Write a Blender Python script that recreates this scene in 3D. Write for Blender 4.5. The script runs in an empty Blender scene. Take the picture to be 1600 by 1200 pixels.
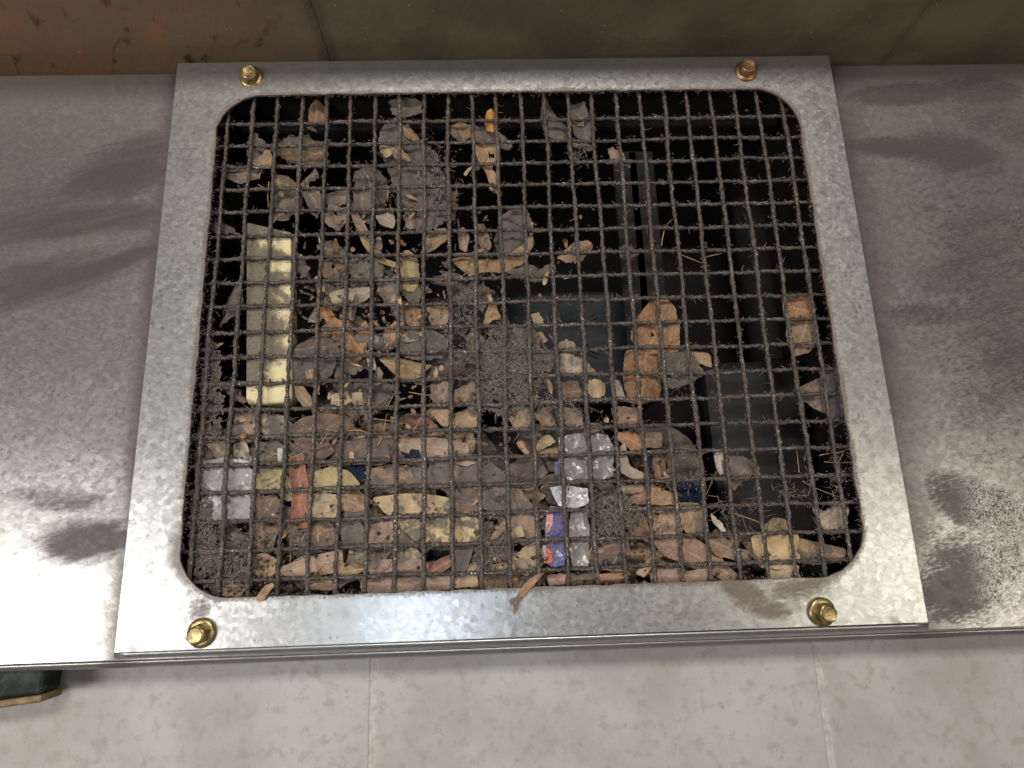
import bpy, bmesh, math, random
from mathutils import Vector, Matrix, noise
from mathutils.geometry import delaunay_2d_cdt

S = bpy.context.scene
COL = S.collection
random.seed(11)
P = 0.0127                 # pitch of the wire mesh (half an inch)
Z0 = 0.50                  # height of grid row 10 above the ground


def W(gx, gy, d=0.0):
    """grid column, grid row (down), depth behind the mesh in mm -> world point"""
    return Vector(((gx - 11.5) * P, d * 0.001, Z0 + (10.0 - gy) * P))


# ------------------------------------------------------------------ camera
RM = Matrix(((0.99926385, 0.03185574, -0.02137694),
             (-0.02587692, 0.97105629, 0.23744488),
             (0.02832219, -0.23671691, 0.97116577)))      # grid axes -> camera (x right, y down, z forward)
CG = Vector((10.58855982, 16.94004416, -23.10620273))
FPX = 1000.0
G2B = Matrix(((1, 0, 0), (0, 0, 1), (0, -1, 0)))          # grid axes -> world axes
cam_d = bpy.data.cameras.new("camera")
cam = bpy.data.objects.new("camera", cam_d)
COL.objects.link(cam)
S.camera = cam
rx = G2B @ RM.row[0]
ry = -(G2B @ RM.row[1])
rz = -(G2B @ RM.row[2])
CAM = W(CG.x, CG.y, CG.z * P * 1000)
cam.matrix_world = Matrix(((rx.x, ry.x, rz.x, CAM.x), (rx.y, ry.y, rz.y, CAM.y),
                           (rx.z, ry.z, rz.z, CAM.z), (0, 0, 0, 1)))
cam_d.sensor_width = 36.0
cam_d.lens = 36.0 * FPX / 1600.0
cam_d.clip_start = 0.01
cam_d.clip_end = 50.0
cam_d.dof.use_dof = True
cam_d.dof.focus_distance = 0.292
cam_d.dof.aperture_fstop = 11.0


def ray(u, v):
    d = Vector(((u - 800.0) / FPX, (v - 600.0) / FPX, 1.0))
    g = RM.transposed() @ d
    return (G2B @ g)


def at(u, v, d=0.0):
    """photo pixel -> point on the vertical plane d mm behind the mesh"""
    r = ray(u, v)
    t = (d * 0.001 - CAM.y) / r.y
    return CAM + r * t


def gxy(u, v, d=0.0):
    q = at(u, v, d)
    return q.x / P + 11.5, 10.0 - (q.z - Z0) / P


# ------------------------------------------------------------------ world, lamps, exposure
wd = bpy.data.worlds.new("World")
S.world = wd
wd.use_nodes = True
wd.node_tree.nodes["Background"].inputs[0].default_value = (0.80, 0.74, 0.66, 1)
wd.node_tree.nodes["Background"].inputs[1].default_value = 0.075


def lamp(name, loc, aim, sx, sy, power, colour):
    l = bpy.data.lights.new(name, 'AREA')
    l.shape = 'RECTANGLE'
    l.size, l.size_y = sx, sy
    l.energy = power
    l.color = colour
    o = bpy.data.objects.new(name, l)
    COL.objects.link(o)
    o.location = loc
    o.rotation_euler = (Vector(aim) - Vector(loc)).to_track_quat('-Z', 'Y').to_euler()
    return o


def bounce(u, v, dist):
    """where a lamp stands that the flat sheet mirrors at photo pixel (u, v)"""
    p = at(u, v, -4)
    r = ray(u, v).normalized()
    return p + Vector((r.x, -r.y, r.z)) * dist


MID = W(11.5, 12)
lamp("ceiling_lamp", (0.06, -1.9, Z0 + 0.75), MID, 0.75, 0.34, 25.5, (1.0, 0.93, 0.85))
lamp("tube_lamp", bounce(-45, 1055, 1.1), MID, 0.58, 0.30, 8.6, (1.0, 0.96, 0.93))
lamp("phone_torch", bounce(655, 985, 0.31), MID, 0.06, 0.035, 0.16, (0.72, 0.82, 1.0))
lamp("bulb_lamp", bounce(1450, 915, 1.0), MID, 0.36, 0.26, 1.9, (1.0, 0.90, 0.76))
S.view_settings.view_transform = 'Standard'
S.view_settings.look = 'None'
S.view_settings.exposure = 0.0
S.view_settings.gamma = 1.0


# ------------------------------------------------------------------ node helper
class E:
    def __init__(s, nt, sock):
        s.nt, s.k = nt, sock

    def _m(s, op, b=None, c=None, clamp=False):
        n = s.nt.nodes.new('ShaderNodeMath')
        n.operation = op
        n.use_clamp = clamp
        for i, x in enumerate((s, b, c)):
            if x is None:
                continue
            if isinstance(x, E):
                s.nt.links.new(x.k, n.inputs[i])
            else:
                n.inputs[i].default_value = x
        return E(s.nt, n.outputs[0])

    def __add__(s, b): return s._m('ADD', b)
    def __radd__(s, b): return s._m('ADD', b)
    def __sub__(s, b): return s._m('SUBTRACT', b)
    def __mul__(s, b): return s._m('MULTIPLY', b)
    def __rmul__(s, b): return s._m('MULTIPLY', b)
    def __truediv__(s, b): return s._m('DIVIDE', b)
    def rsub(s, a): return (s * -1.0) + a
    def abs(s): return s._m('ABSOLUTE')
    def max(s, b): return s._m('MAXIMUM', b)
    def min(s, b): return s._m('MINIMUM', b)
    def sat(s): return s._m('ADD', 0.0, clamp=True)
    def pow(s, b): return s._m('POWER', b)

    def step(s, a, b):
        n = s.nt.nodes.new('ShaderNodeMapRange')
        n.interpolation_type = 'SMOOTHSTEP'
        s.nt.links.new(s.k, n.inputs[0])
        n.inputs[1].default_value, n.inputs[2].default_value = (a, b) if a < b else (b, a)
        n.inputs[3].default_value, n.inputs[4].default_value = (0, 1) if a < b else (1, 0)
        return E(s.nt, n.outputs[0])


class Mat:
    def __init__(s, name):
        s.m = bpy.data.materials.new(name)
        s.m.use_nodes = True
        s.nt = s.m.node_tree
        s.nt.nodes.clear()
        s.out = s.nt.nodes.new('ShaderNodeOutputMaterial')

    def new(s, t): return s.nt.nodes.new(t)

    def setin(s, sock, v):
        if isinstance(v, E):
            s.nt.links.new(v.k, sock)
        elif v is not None:
            sock.default_value = v if not isinstance(v, tuple) or len(v) == 4 or sock.type != 'RGBA' else (*v, 1)

    def coord(s, kind='Object'):
        return E(s.nt, s.new('ShaderNodeTexCoord').outputs[kind])

    def pos(s):
        return E(s.nt, s.new('ShaderNodeNewGeometry').outputs['Position'])

    def xyz(s, v):
        n = s.new('ShaderNodeSeparateXYZ')
        s.nt.links.new(v.k, n.inputs[0])
        return [E(s.nt, n.outputs[i]) for i in range(3)]

    def comb(s, x, y, z):
        n = s.new('ShaderNodeCombineXYZ')
        for i, q in enumerate((x, y, z)):
            s.setin(n.inputs[i], q)
        return E(s.nt, n.outputs[0])

    def noise(s, v, scale, detail=3, rough=0.55, dist=0.0, w=None):
        n = s.new('ShaderNodeTexNoise')
        if w is not None:
            n.noise_dimensions = '4D'
            s.setin(n.inputs['W'], w)
        s.nt.links.new(v.k, n.inputs['Vector'])
        n.inputs['Scale'].default_value = scale
        n.inputs['Detail'].default_value = detail
        n.inputs['Roughness'].default_value = rough
        n.inputs['Distortion'].default_value = dist
        return E(s.nt, n.outputs['Fac'])

    def voro(s, v, scale, feature='F1', rnd=1.0):
        n = s.new('ShaderNodeTexVoronoi')
        n.feature = feature
        s.nt.links.new(v.k, n.inputs['Vector'])
        n.inputs['Scale'].default_value = scale
        n.inputs['Randomness'].default_value = rnd
        return E(s.nt, n.outputs['Distance']), E(s.nt, n.outputs['Color']) if 'Color' in n.outputs else None

    def mix(s, f, a, b, blend='MIX'):
        n = s.new('ShaderNodeMix')
        n.data_type = 'RGBA'
        n.blend_type = blend
        s.setin(n.inputs[0], f)
        s.setin(n.inputs[6], a)
        s.setin(n.inputs[7], b)
        return E(s.nt, n.outputs[2])

    def bump(s, h, strength=0.3, dist=0.001, normal=None):
        n = s.new('ShaderNodeBump')
        n.inputs['Strength'].default_value = strength
        n.inputs['Distance'].default_value = dist
        s.nt.links.new(h.k, n.inputs['Height'])
        if normal:
            s.nt.links.new(normal.k, n.inputs['Normal'])
        return E(s.nt, n.outputs[0])

    def bsdf(s, **kw):
        n = s.new('ShaderNodeBsdfPrincipled')
        for k, v in kw.items():
            s.setin(n.inputs[k.replace('_', ' ')], v)
        return n

    def end(s, node):
        s.nt.links.new(node.outputs[0], s.out.inputs[0])
        return s.m

    def mixs(s, f, a, b):
        n = s.new('ShaderNodeMixShader')
        s.setin(n.inputs[0], f)
        s.nt.links.new(a.outputs[0], n.inputs[1])
        s.nt.links.new(b.outputs[0], n.inputs[2])
        return n


def facet(M, colour, amount):
    """normal tilted a little per crystal (zinc spangle)"""
    g = M.new('ShaderNodeNewGeometry')
    a = M.new('ShaderNodeVectorMath'); a.operation = 'SUBTRACT'
    M.nt.links.new(colour.k, a.inputs[0]); a.inputs[1].default_value = (.5, .5, .5)
    b = M.new('ShaderNodeVectorMath'); b.operation = 'SCALE'
    M.nt.links.new(a.outputs[0], b.inputs[0]); b.inputs['Scale'].default_value = amount
    c = M.new('ShaderNodeVectorMath'); c.operation = 'ADD'
    M.nt.links.new(g.outputs['Normal'], c.inputs[0]); M.nt.links.new(b.outputs[0], c.inputs[1])
    d = M.new('ShaderNodeVectorMath'); d.operation = 'NORMALIZE'
    M.nt.links.new(c.outputs[0], d.inputs[0])
    return E(M.nt, d.outputs[0])


DIRT_SHEET = [  # photo-measured dust marks: centre u, v, radii, lean in degrees, strength
    (195, 262, 85, 42, -22, .85), (120, 345, 150, 24, -6, .75), (215, 333, 70, 9, -8, .55), (60, 440, 150, 34, -14, .62),
    (190, 405, 85, 13, -20, .80), (230, 378, 40, 10, -22, .5), (60, 330, 130, 60, -10, .36),
    (140, 842, 62, 27, -3, .85), (180, 822, 40, 14, -12, .7), (95, 782, 60, 13, 8, .62), (175, 800, 50, 9, -5, .5), (20, 560, 90, 60, 0, .18),
    (30, 1180, 10, 10, 0, 0.1),
    (1405, 146, 88, 18, -2, .95), (1530, 138, 60, 24, 4, .75), (1405, 228, 98, 15, 3, .90), (1490, 238, 70, 30, 12, .85),
    (1560, 190, 60, 30, 20, .4), (1330, 150, 26, 20, 0, .35),
    (1470, 492, 105, 15, 3, .62), (1500, 425, 60, 26, -12, .5), (1545, 380, 60, 60, 0, .38), (1575, 520, 70, 80, 0, .5),
    (1545, 640, 50, 40, 0, .35), (1400, 820, 60, 30, 15, .5), (1425, 860, 40, 40, 40, .55),
    (1540, 792, 76, 30, 24, 1.0), (1500, 770, 40, 20, 0, .5),
    (1508, 905, 74, 46, -24, 1.05), (1560, 880, 50, 40, -20, .8), (1590, 930, 34, 40, 0, .5),
]
DIRT_FRAME = [
    (1160, 925, 30, 13, 28, 1.0), (1185, 945, 34, 12, 14, .9), (1240, 918, 44, 14, -6, .8), (1205, 938, 55, 16, 0, .45), (318, 950, 12, 12, 0, .5),
    (1060, 962, 50, 14, 0, .28), (1390, 498, 8, 5, 0, .4),
]


def zinc(name, marks, frame_side):
    M = Mat(name)
    pos = M.pos()
    x, y, z = M.xyz(pos)
    gx = x * (1 / P) + 11.5
    gy = (z - Z0) * (-1 / P) + 10.0
    warp = M.noise(pos, 45, 4)
    broad = M.noise(M.comb(x * 0.22, y, z - x * 0.30), 105, 5, 0.62, 0.5)
    fine = M.noise(pos, 900, 3, 0.6)
    st = M.comb(x * 0.35 + z * 0.25, y, z - x * 0.25)
    grain = M.noise(st, 900, 3, 0.62)
    total = None
    for (u, v, ru, rv, an, k) in marks:
        cx, cy = gxy(u, v)
        sc = 40.0
        c, s = math.cos(math.radians(an)), math.sin(math.radians(an))
        dx, dy = gx - cx, gy - cy
        a = (dx * c + dy * s) * (sc / (ru * 1.15))
        b = (dy * c - dx * s) * (sc / (rv * 1.2))
        r = (a * a + b * b)
        m = r.step(2.1, 0.0) * (k * 1.22)
        total = m if total is None else total.max(m)
    gr_k = gx.step(20.0, 27.0) * 2.4 + 0.9 if frame_side else gx * 0.0 + 2.6
    edge = (grain - 0.5) * gr_k + (broad - 0.5) * 3.4
    mask = ((total + edge * (total.step(0.0, 0.35)) * 0.55)).step(-0.02, 1.08)
    mask = mask * total.step(0.02, 0.3)
    film = M.noise(pos, 22, 4, 0.6).step(0.40, 0.75)
    if frame_side:
        # dark bands beside the cover and speckled dirt at the far right
        le = (gx + 2.15).abs().step(0.95, 0.1) * 0.85  # left band: the cover's shadow painted in together with dust
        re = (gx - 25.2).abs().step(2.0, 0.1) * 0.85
        rsp = gx.step(25.6, 30.0) * gy.step(2.2, 4.5) * gy.step(17.5, 15.5)
        spk = (M.noise(st, 560, 3, 0.62) - 0.5) * 4.6 + (M.noise(pos, 60, 3) - 0.5) * 1.8
        spk = spk.step(-0.1, 0.75) * rsp * 0.95
        wild = gx.step(28.2, 29.6) * gy.step(14.5, 16.5) * ((M.noise(pos, 420, 4, 0.65, 1.5) - 0.5) * 6.0).step(-0.2, 0.7)
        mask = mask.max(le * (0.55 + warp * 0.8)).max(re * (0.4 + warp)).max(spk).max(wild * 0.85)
        film_k = 0.0
        scr2 = (M.noise(M.comb(x * 0.8 + z * 0.4, y, z - x * 0.4), 520, 4, 0.7, 1.2) - 0.5).abs().step(0.085, 0.0)
        mask = mask * (scr2 * gx.step(27.0, 28.4) * gy.step(12.0, 14.0) * 0.95).rsub(1.0)
    else:
        qx = ((gx - 11.59).abs() - (11.85 - 1.75)).max(0.0)
        qy = ((gy - 8.75).abs() - (9.77 - 1.75)).max(0.0)
        sd = (qx * qx + qy * qy).pow(0.5) - 1.75
        grime = (sd + (fine - 0.5) * 0.35 + (warp - 0.5) * 0.35).step(0.20, 0.02)
        corner = ((gx + 0.1).abs().step(1.6, 0.0)) * ((gy - 17.2).abs().step(2.2, 0.3)) * (sd + (warp - 0.5) * 0.7).step(0.55, 0.1)
        mask = mask.max(grime * 0.9).max(corner * 0.9)
        film_k = 0.0
    mask = (mask + film * film_k * (0.6 + fine * 0.8)).sat()
    dv, dc = M.voro(pos, 430)
    dv2, dc2 = M.voro(M.comb(x * 0.8 + z * 0.3, y, z * 0.75), 150)
    c2 = M.xyz(dc2)
    spot = c2[0].step(0.80, 0.86) * (dv2 + (fine - 0.5) * 0.25).step(0.40, 0.12)
    cc = M.xyz(dc)
    glint = cc[2].step(0.86, 0.9)
    base = M.mix(cc[0] * 0.3, (0.42, 0.415, 0.40), (0.35, 0.35, 0.335)) if frame_side else M.mix(cc[0] * 0.3, (0.475, 0.485, 0.47), (0.39, 0.405, 0.39))
    base = M.mix(c2[1] * 0.12, base, (0.34, 0.35, 0.335))
    base = M.mix(spot * 0.42, base, (0.24, 0.245, 0.235))
    scr = M.noise(M.comb(x * 0.6 + z * 0.2, y, z), 700, 3, 0.6)
    rough = (0.30 if frame_side else 0.33) + cc[1] * 0.05 - glint * dv.step(0.35, 0.1) * 0.07 + spot * 0.1 + (scr - 0.5) * 0.20
    nrm = facet(M, dc, 0.035 if frame_side else 0.05)
    nrm = M.bump(M.noise(pos, 260, 3) + scr * 0.4, 0.10, 0.0006, nrm)
    metal = M.bsdf(Base_Color=base, Metallic=0.88, Roughness=rough, Normal=nrm)
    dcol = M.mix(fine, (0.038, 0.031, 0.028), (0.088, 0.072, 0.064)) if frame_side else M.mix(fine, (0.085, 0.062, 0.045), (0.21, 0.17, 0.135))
    fcol = M.mix(warp, (0.115, 0.098, 0.084), (0.17, 0.15, 0.13))
    thin = M.bsdf(Base_Color=fcol, Roughness=0.7)
    metal = M.mixs((film * 0.5 + 0.25) * (0.75 if frame_side else 0.30), metal, thin)
    dust = M.bsdf(Base_Color=dcol, Roughness=0.85, Normal=M.bump(grain, 0.35, 0.0006))
    return M.end(M.mixs(mask * 0.93, metal, dust))


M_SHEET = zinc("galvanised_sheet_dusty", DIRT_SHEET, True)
M_FRAME = zinc("galvanised_frame", DIRT_FRAME, False)


def m_wire():
    M = Mat("dusty_wire")
    p = M.pos()
    n = M.noise(p, 700, 4, 0.65)
    big = M.noise(p, 60, 3)
    sp = M.noise(p, 2100, 2, 0.5).step(0.60, 0.67) * big.step(0.40, 0.62)
    col = M.mix(n.step(0.30, 0.72), (0.026, 0.020, 0.016), (0.115, 0.092, 0.075))
    col = M.mix(big.step(0.5, 0.8) * 0.35, col, (0.17, 0.145, 0.125))
    col = M.mix(sp, col, (0.55, 0.53, 0.50))
    b = M.bsdf(Base_Color=col, Roughness=(sp * -0.55) + 0.8, Metallic=sp * 0.8, Normal=M.bump(n, 0.7, 0.0006))
    return M.end(b)


M_WIRE = m_wire()


def plain(name, col, rough=0.7, metal=0.0, var=0.35, scale=300, bump=0.3, spec=0.5):
    M = Mat(name)
    p = M.coord()
    n = M.noise(p, scale, 4, 0.6)
    c = M.mix(n.step(0.3, 0.7), tuple(v * (1 - var) for v in col), tuple(min(1, v * (1 + var)) for v in col))
    return M.end(M.bsdf(Base_Color=c, Roughness=rough, Metallic=metal, Normal=M.bump(n, bump, 0.0006), Specular_IOR_Level=spec))


M_LINT = plain("grey_brown_lint", (0.105, 0.087, 0.072), 0.95, 0, 0.55, 900, 0.9, 0.2)
M_FIBRE = plain("pale_lint_fibre", (0.21, 0.175, 0.145), 0.95, 0, 0.4, 900, 0.3, 0.2)
M_DARK = plain("dark_cavity_shade", (0.010, 0.009, 0.008), 0.8, 0, 0.3, 80, 0.2, 0.2)  # shade of the recess put into the near-black wall colour
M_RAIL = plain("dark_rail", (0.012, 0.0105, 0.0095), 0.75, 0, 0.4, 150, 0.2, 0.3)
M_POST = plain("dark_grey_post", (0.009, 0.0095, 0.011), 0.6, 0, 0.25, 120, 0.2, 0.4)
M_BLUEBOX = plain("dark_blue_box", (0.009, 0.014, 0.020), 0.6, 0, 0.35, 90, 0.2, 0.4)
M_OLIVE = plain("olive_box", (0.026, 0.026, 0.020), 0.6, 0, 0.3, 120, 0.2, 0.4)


def m_leaf():
    M = Mat("dead_leaf")
    oi = M.new('ShaderNodeObjectInfo')
    colr = E(M.nt, oi.outputs['Color'])
    alpha = E(M.nt, oi.outputs['Alpha'])
    rnd = E(M.nt, oi.outputs['Random'])
    p = M.coord()
    x, y, z = M.xyz(p)
    w = rnd * 40.0
    n1 = M.noise(p, 160, 4, 0.6, w=w)
    n2 = M.noise(p, 700, 3, 0.6, w=w)
    n3 = M.noise(p, 150, 5, 0.66, 0.5, w=w)
    z = z + (n1 - 0.5) * 0.004
    rib = z.abs().step(0.0006, 0.0001)
    vein = ((z.abs() * 1.0 - x * 0.75) * 420.0)._m('SINE').abs().step(0.16, 0.0)
    c = M.mix(n1.step(0.3, 0.7), M.mix(0.45, colr, (0.10, 0.055, 0.03)), colr)
    c = M.mix(n2.step(0.45, 0.75) * 0.3, c, (0.60, 0.44, 0.27))
    c = M.mix((rib * 0.22).max(vein * 0.10), c, (0.62, 0.47, 0.31))
    dmask = (n3 + (n2 - 0.5) * 0.35 + alpha * 0.85 - 0.5).step(0.18, 0.34)
    spots = M.noise(p, 240, 4, 0.7, w=w).step(0.60, 0.68)
    c = M.mix(spots * 0.35, c, (0.05, 0.038, 0.03))
    c = M.mix(dmask * 0.88, c, M.mix(n2, (0.062, 0.053, 0.047), (0.15, 0.13, 0.117)))
    b = M.bsdf(Base_Color=c, Roughness=0.72, Specular_IOR_Level=0.3,
               Normal=M.bump(vein * -0.3 + n1 + n2 * 0.5, 0.5, 0.0007))
    return M.end(b)


M_LEAF = m_leaf()


def m_bed():
    M = Mat("crumbled_litter")
    p = M.coord()
    dv, dc = M.voro(p, 260)
    c = M.xyz(dc)
    n = M.noise(p, 500, 4, 0.65)
    col = M.mix(c[0].step(0.25, 0.8), (0.055, 0.043, 0.035), (0.20, 0.125, 0.075))
    col = M.mix(c[1].step(0.72, 0.9) * 0.8, col, (0.36, 0.25, 0.15))
    col = M.mix(n.step(0.42, 0.66) * 0.75, col, (0.065, 0.055, 0.048))
    return M.end(M.bsdf(Base_Color=col, Roughness=0.9, Specular_IOR_Level=0.2, Normal=M.bump(dv * 1.5 + n, 1.0, 0.002)))


M_BED = m_bed()


def m_yellow():
    M = Mat("yellow_foam_dusty")
    p = M.pos()
    x, y, z = M.xyz(p)
    gx = x * (1 / P) + 11.5
    gy = (z - Z0) * (-1 / P) + 10.0
    n = M.noise(p, 120, 4, 0.62)
    f = M.noise(p, 900, 3, 0.6)
    # dust clings to the lower part and the left side of each hole; the rest is clean
    left = gx.step(2.75, 1.2)
    rows = (gy - gy._m('FLOOR')).step(0.35, 0.8)
    up = gy.step(15.0, 3.0)
    mask = (n - 0.5) * 2.2 + (f - 0.5) * 0.7 + left * 0.8 + rows * 0.42 - 0.08 + (gy.step(5.2, 7.5) * gy.step(10.3, 9.3)) * 0.28 + 0.02
    low = gy.step(10.2, 11.0)
    mask = (mask - low * 0.5).step(0.0, 0.55)
    c = M.mix(n, (0.60, 0.50, 0.26), (0.74, 0.66, 0.42))
    c = M.mix(mask * 0.92, c, M.mix(f.step(.3, .7), (0.060, 0.05, 0.04), (0.16, 0.13, 0.09)))
    return M.end(M.bsdf(Base_Color=c, Roughness=0.75, Normal=M.bump(f, 0.3, 0.0005)))


M_YELLOW = m_yellow()


def m_film(name, col, rough=0.18, dust=0.5):
    M = Mat(name)
    p = M.coord()
    n = M.noise(p, 260, 4, 0.6)
    f = M.noise(p, 900, 3, 0.6)
    mask = (n + (f - 0.5) * 0.5).step(0.62 - dust * 0.3, 0.72)
    c = M.mix(mask * 0.8, col, M.mix(f, (0.10, 0.086, 0.075), (0.2, 0.175, 0.16)))
    b = M.bsdf(Base_Color=c, Roughness=mask * 0.6 + rough, Coat_Weight=0.35, Coat_Roughness=0.1,
               Normal=M.bump(n, 0.5, 0.0012))
    return M.end(b)


M_FILM = m_film("clear_grey_film", (0.22, 0.205, 0.195), 0.22, 0.85)
M_FILMW = m_film("whitish_film", (0.45, 0.46, 0.485), 0.2, 0.45)
M_BLUE = m_film("blue_print", (0.06, 0.06, 0.21), 0.3, 0.75)
M_PINK = m_film("pink_print", (0.48, 0.25, 0.23), 0.25, 0.2)
M_RED = m_film("red_orange_print", (0.55, 0.12, 0.055), 0.25, 0.15)
M_PAPER = m_film("grey_paper", (0.30, 0.28, 0.275), 0.65, 0.55)
M_CLOTH = plain("navy_cloth", (0.010, 0.020, 0.036), 0.85, 0, 0.4, 500, 0.5, 0.2)
M_CAP = plain("olive_plastic", (0.26, 0.26, 0.14), 0.55, 0, 0.15, 200, 0.1, 0.4)


def m_brass(nm="yellow_zinc_screw", ca=(0.40, 0.315, 0.135), cb=(0.20, 0.135, 0.075)):
    M = Mat(nm)
    p = M.coord()
    n = M.noise(p, 350, 3, 0.6)
    c = M.mix(n.step(0.35, 0.7), ca, cb)
    return M.end(M.bsdf(Base_Color=c, Metallic=0.85, Roughness=0.38, Normal=M.bump(n, 0.15, 0.0005)))


M_BRASS = m_brass()
M_COPPER = m_brass("coppery_screw", (0.38, 0.235, 0.125), (0.24, 0.13, 0.07))


def m_tile():
    M = Mat("beige_stone_tile")
    p = M.pos()
    n1 = M.noise(p, 26, 5, 0.62)
    n2 = M.noise(p, 160, 4, 0.65)
    n3 = M.noise(p, 14, 3, 0.5)
    n4 = M.noise(p, 420, 3, 0.6)
    c = M.mix(n1.step(0.3, 0.7), (0.325, 0.304, 0.280), (0.405, 0.392, 0.370))
    c = M.mix(n3.step(0.52, 0.72) * n2.step(0.35, 0.7) * 0.8, c, (0.32, 0.25, 0.175))
    c = M.mix(n2.step(0.50, 0.70) * 0.6, c, (0.27, 0.235, 0.205))
    c = M.mix(n4.step(0.62, 0.72) * 0.5, c, (0.24, 0.20, 0.17))
    return M.end(M.bsdf(Base_Color=c, Roughness=0.62, Normal=M.bump(n2 + n4 * 0.5, 0.16, 0.001)))


M_TILE = m_tile()
M_GROUT = plain("tile_grout", (0.42, 0.39, 0.36), 0.9, 0, 0.18, 250, 0.4, 0.2)


SOF_Y = -3.3


def on_soffit(u, v):
    q = ray(u, v)
    t = (W(0, SOF_Y).z - CAM.z) / q.z
    return (CAM + q * t).x / P + 11.5


def s1_x(): return (on_soffit(505, 60) - 11.5) * P
def s2_x(): return (on_soffit(1410, 60) - 11.5) * P


def m_soffit():
    M = Mat("stained_soffit")
    p = M.pos()
    x, y, z = M.xyz(p)
    seam = (x - (s1_x())).abs().step(0.008, 0.0005) * 0.5
    seam = seam.max((x - s2_x()).abs().step(0.006, 0.0005) * 0.25)
    n1 = M.noise(p, 20, 5, 0.6)
    st = M.comb(x + y * 0.5, y * 0.55, z)
    n2 = M.noise(st, 75, 4, 0.6, 0.6)
    n3 = M.noise(p, 34, 4, 0.6)
    leftm = x.step(-0.085, -0.15)
    far = x.step(-0.19, -0.28)
    c = M.mix(n1.step(0.3, 0.7), (0.115, 0.084, 0.050), (0.19, 0.142, 0.086))
    c = M.mix(leftm * 0.7, c, (0.19, 0.12, 0.066))
    c = M.mix((n3.step(0.5, 0.72) * leftm).max(far * n3.step(0.35, 0.6) * 0.9) * 0.8, c, (0.32, 0.12, 0.04))
    c = M.mix(n2.step(0.58, 0.68) * leftm * 0.85, c, (0.05, 0.018, 0.008))
    c = M.mix(seam * (n2 * 0.8 + 0.5).sat(), c, (0.035, 0.02, 0.012))
    c = M.mix(M.noise(p, 500, 2).step(0.735, 0.76) * 0.7, c, (0.45, 0.4, 0.32))
    return M.end(M.bsdf(Base_Color=c, Roughness=0.7, Normal=M.bump(n2 + n1, 0.3, 0.001)))


M_SOFFIT = m_soffit()


def m_bracket():
    M = Mat("dark_green_bracket")
    p = M.coord()
    n = M.noise(p, 130, 5, 0.65)
    c = M.mix(n.step(0.42, 0.66), (0.008, 0.012, 0.009), (0.04, 0.048, 0.038))
    return M.end(M.bsdf(Base_Color=c, Roughness=0.55, Specular_IOR_Level=0.15, Normal=M.bump(n, 0.8, 0.001)))


M_BRACKET = m_bracket()
M_TANFOOT = plain("tan_rusty_foot", (0.16, 0.11, 0.055), 0.6, 0, 0.6, 150, 0.4, 0.4)


# ------------------------------------------------------------------ object helpers
def tag(o, label=None, cat=None, group=None, kind=None):
    if label: o['label'] = label
    if cat: o['category'] = cat
    if group: o['group'] = group
    if kind: o['kind'] = kind
    return o


def empty(name, loc):
    o = bpy.data.objects.new(name, None)
    o.empty_display_size = 0.01
    COL.objects.link(o)
    o.location = loc
    return o


def link(name, verts, faces, mat, parent=None, smooth=False, loc=None, rot_y=0.0, mats=None, fm=None):
    """one mesh object; verts in world coordinates, origin put at loc (or their centre)"""
    if loc is None:
        loc = Vector((0, 0, 0))
        for v in verts: loc += Vector(v)
        loc /= max(1, len(verts))
    loc = Vector(loc)
    R = Matrix.Rotation(-rot_y, 3, 'Y')
    me = bpy.data.meshes.new(name)
    me.from_pydata([R @ (Vector(v) - loc) for v in verts], [], faces)
    me.materials.append(mat)
    for m in (mats or []): me.materials.append(m)
    if fm: me.polygons.foreach_set('material_index', fm)
    if smooth: me.polygons.foreach_set('use_smooth', [True] * len(me.polygons))
    me.update()
    o = bpy.data.objects.new(name, me)
    COL.objects.link(o)
    base = parent.location if parent else Vector((0, 0, 0))
    pr = parent
    while pr is not None and pr.parent is not None:
        pr = pr.parent
        base = base + pr.location
    o.location = loc - base
    o.rotation_euler = (0, rot_y, 0)
    if parent: o.parent = parent
    return o


def bm_link(name, bm, mat, parent=None, smooth=False, loc=None):
    bm.verts.index_update()
    vs = [v.co.copy() for v in bm.verts]
    fs = [[v.index for v in f.verts] for f in bm.faces]
    bm.free()
    return link(name, vs, fs, mat, parent, smooth, loc)


def box_bm(a, b, bev=0.0, segs=2):
    bm = bmesh.new()
    bmesh.ops.create_cube(bm, size=1.0)
    a, b = Vector(a), Vector(b)
    c, s = (a + b) / 2, b - a
    for v in bm.verts:
        v.co = Vector((c.x + v.co.x * s.x, c.y + v.co.y * s.y, c.z + v.co.z * s.z))
    if bev > 0:
        bmesh.ops.bevel(bm, geom=bm.edges[:], offset=bev, segments=segs, profile=0.5, affect='EDGES')
    bmesh.ops.recalc_face_normals(bm, faces=bm.faces)
    return bm


def wbox(gx0, gy0, d0, gx1, gy1, d1):
    a, b = W(gx0, gy1, d0), W(gx1, gy0, d1)
    return a, b


# ------------------------------------------------------------------ the setting: tile wall behind, soffit above
WALL_D = 26.0
wall = empty("tile_wall", W(11.5, 36, WALL_D))
tag(wall, "beige mottled stone tile wall below and behind the metal panel", "wall")
jx = [-22.0, gxy(583, 1100, WALL_D)[0], gxy(1288, 1100, WALL_D)[0], 48.0]
for k in range(3):
    a, b = wbox(jx[k] + (0.13 if k else 0), 20.2, WALL_D, jx[k + 1] - (0.13 if k < 2 else 0), 40.0, WALL_D + 9)
    bm_link("tile", box_bm(a, b, 0.0006, 2), M_TILE, wall)
a, b = wbox(-22, 20.2, WALL_D + 0.35, 48, 40, WALL_D + 8)
bm_link("grout", box_bm(a, b), M_GROUT, wall)

a, b = wbox(-22, -3.3, WALL_D, 48, -1.7, WALL_D + 9)
bm_link("upper_course", box_bm(a, b), M_TILE, wall)

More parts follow.
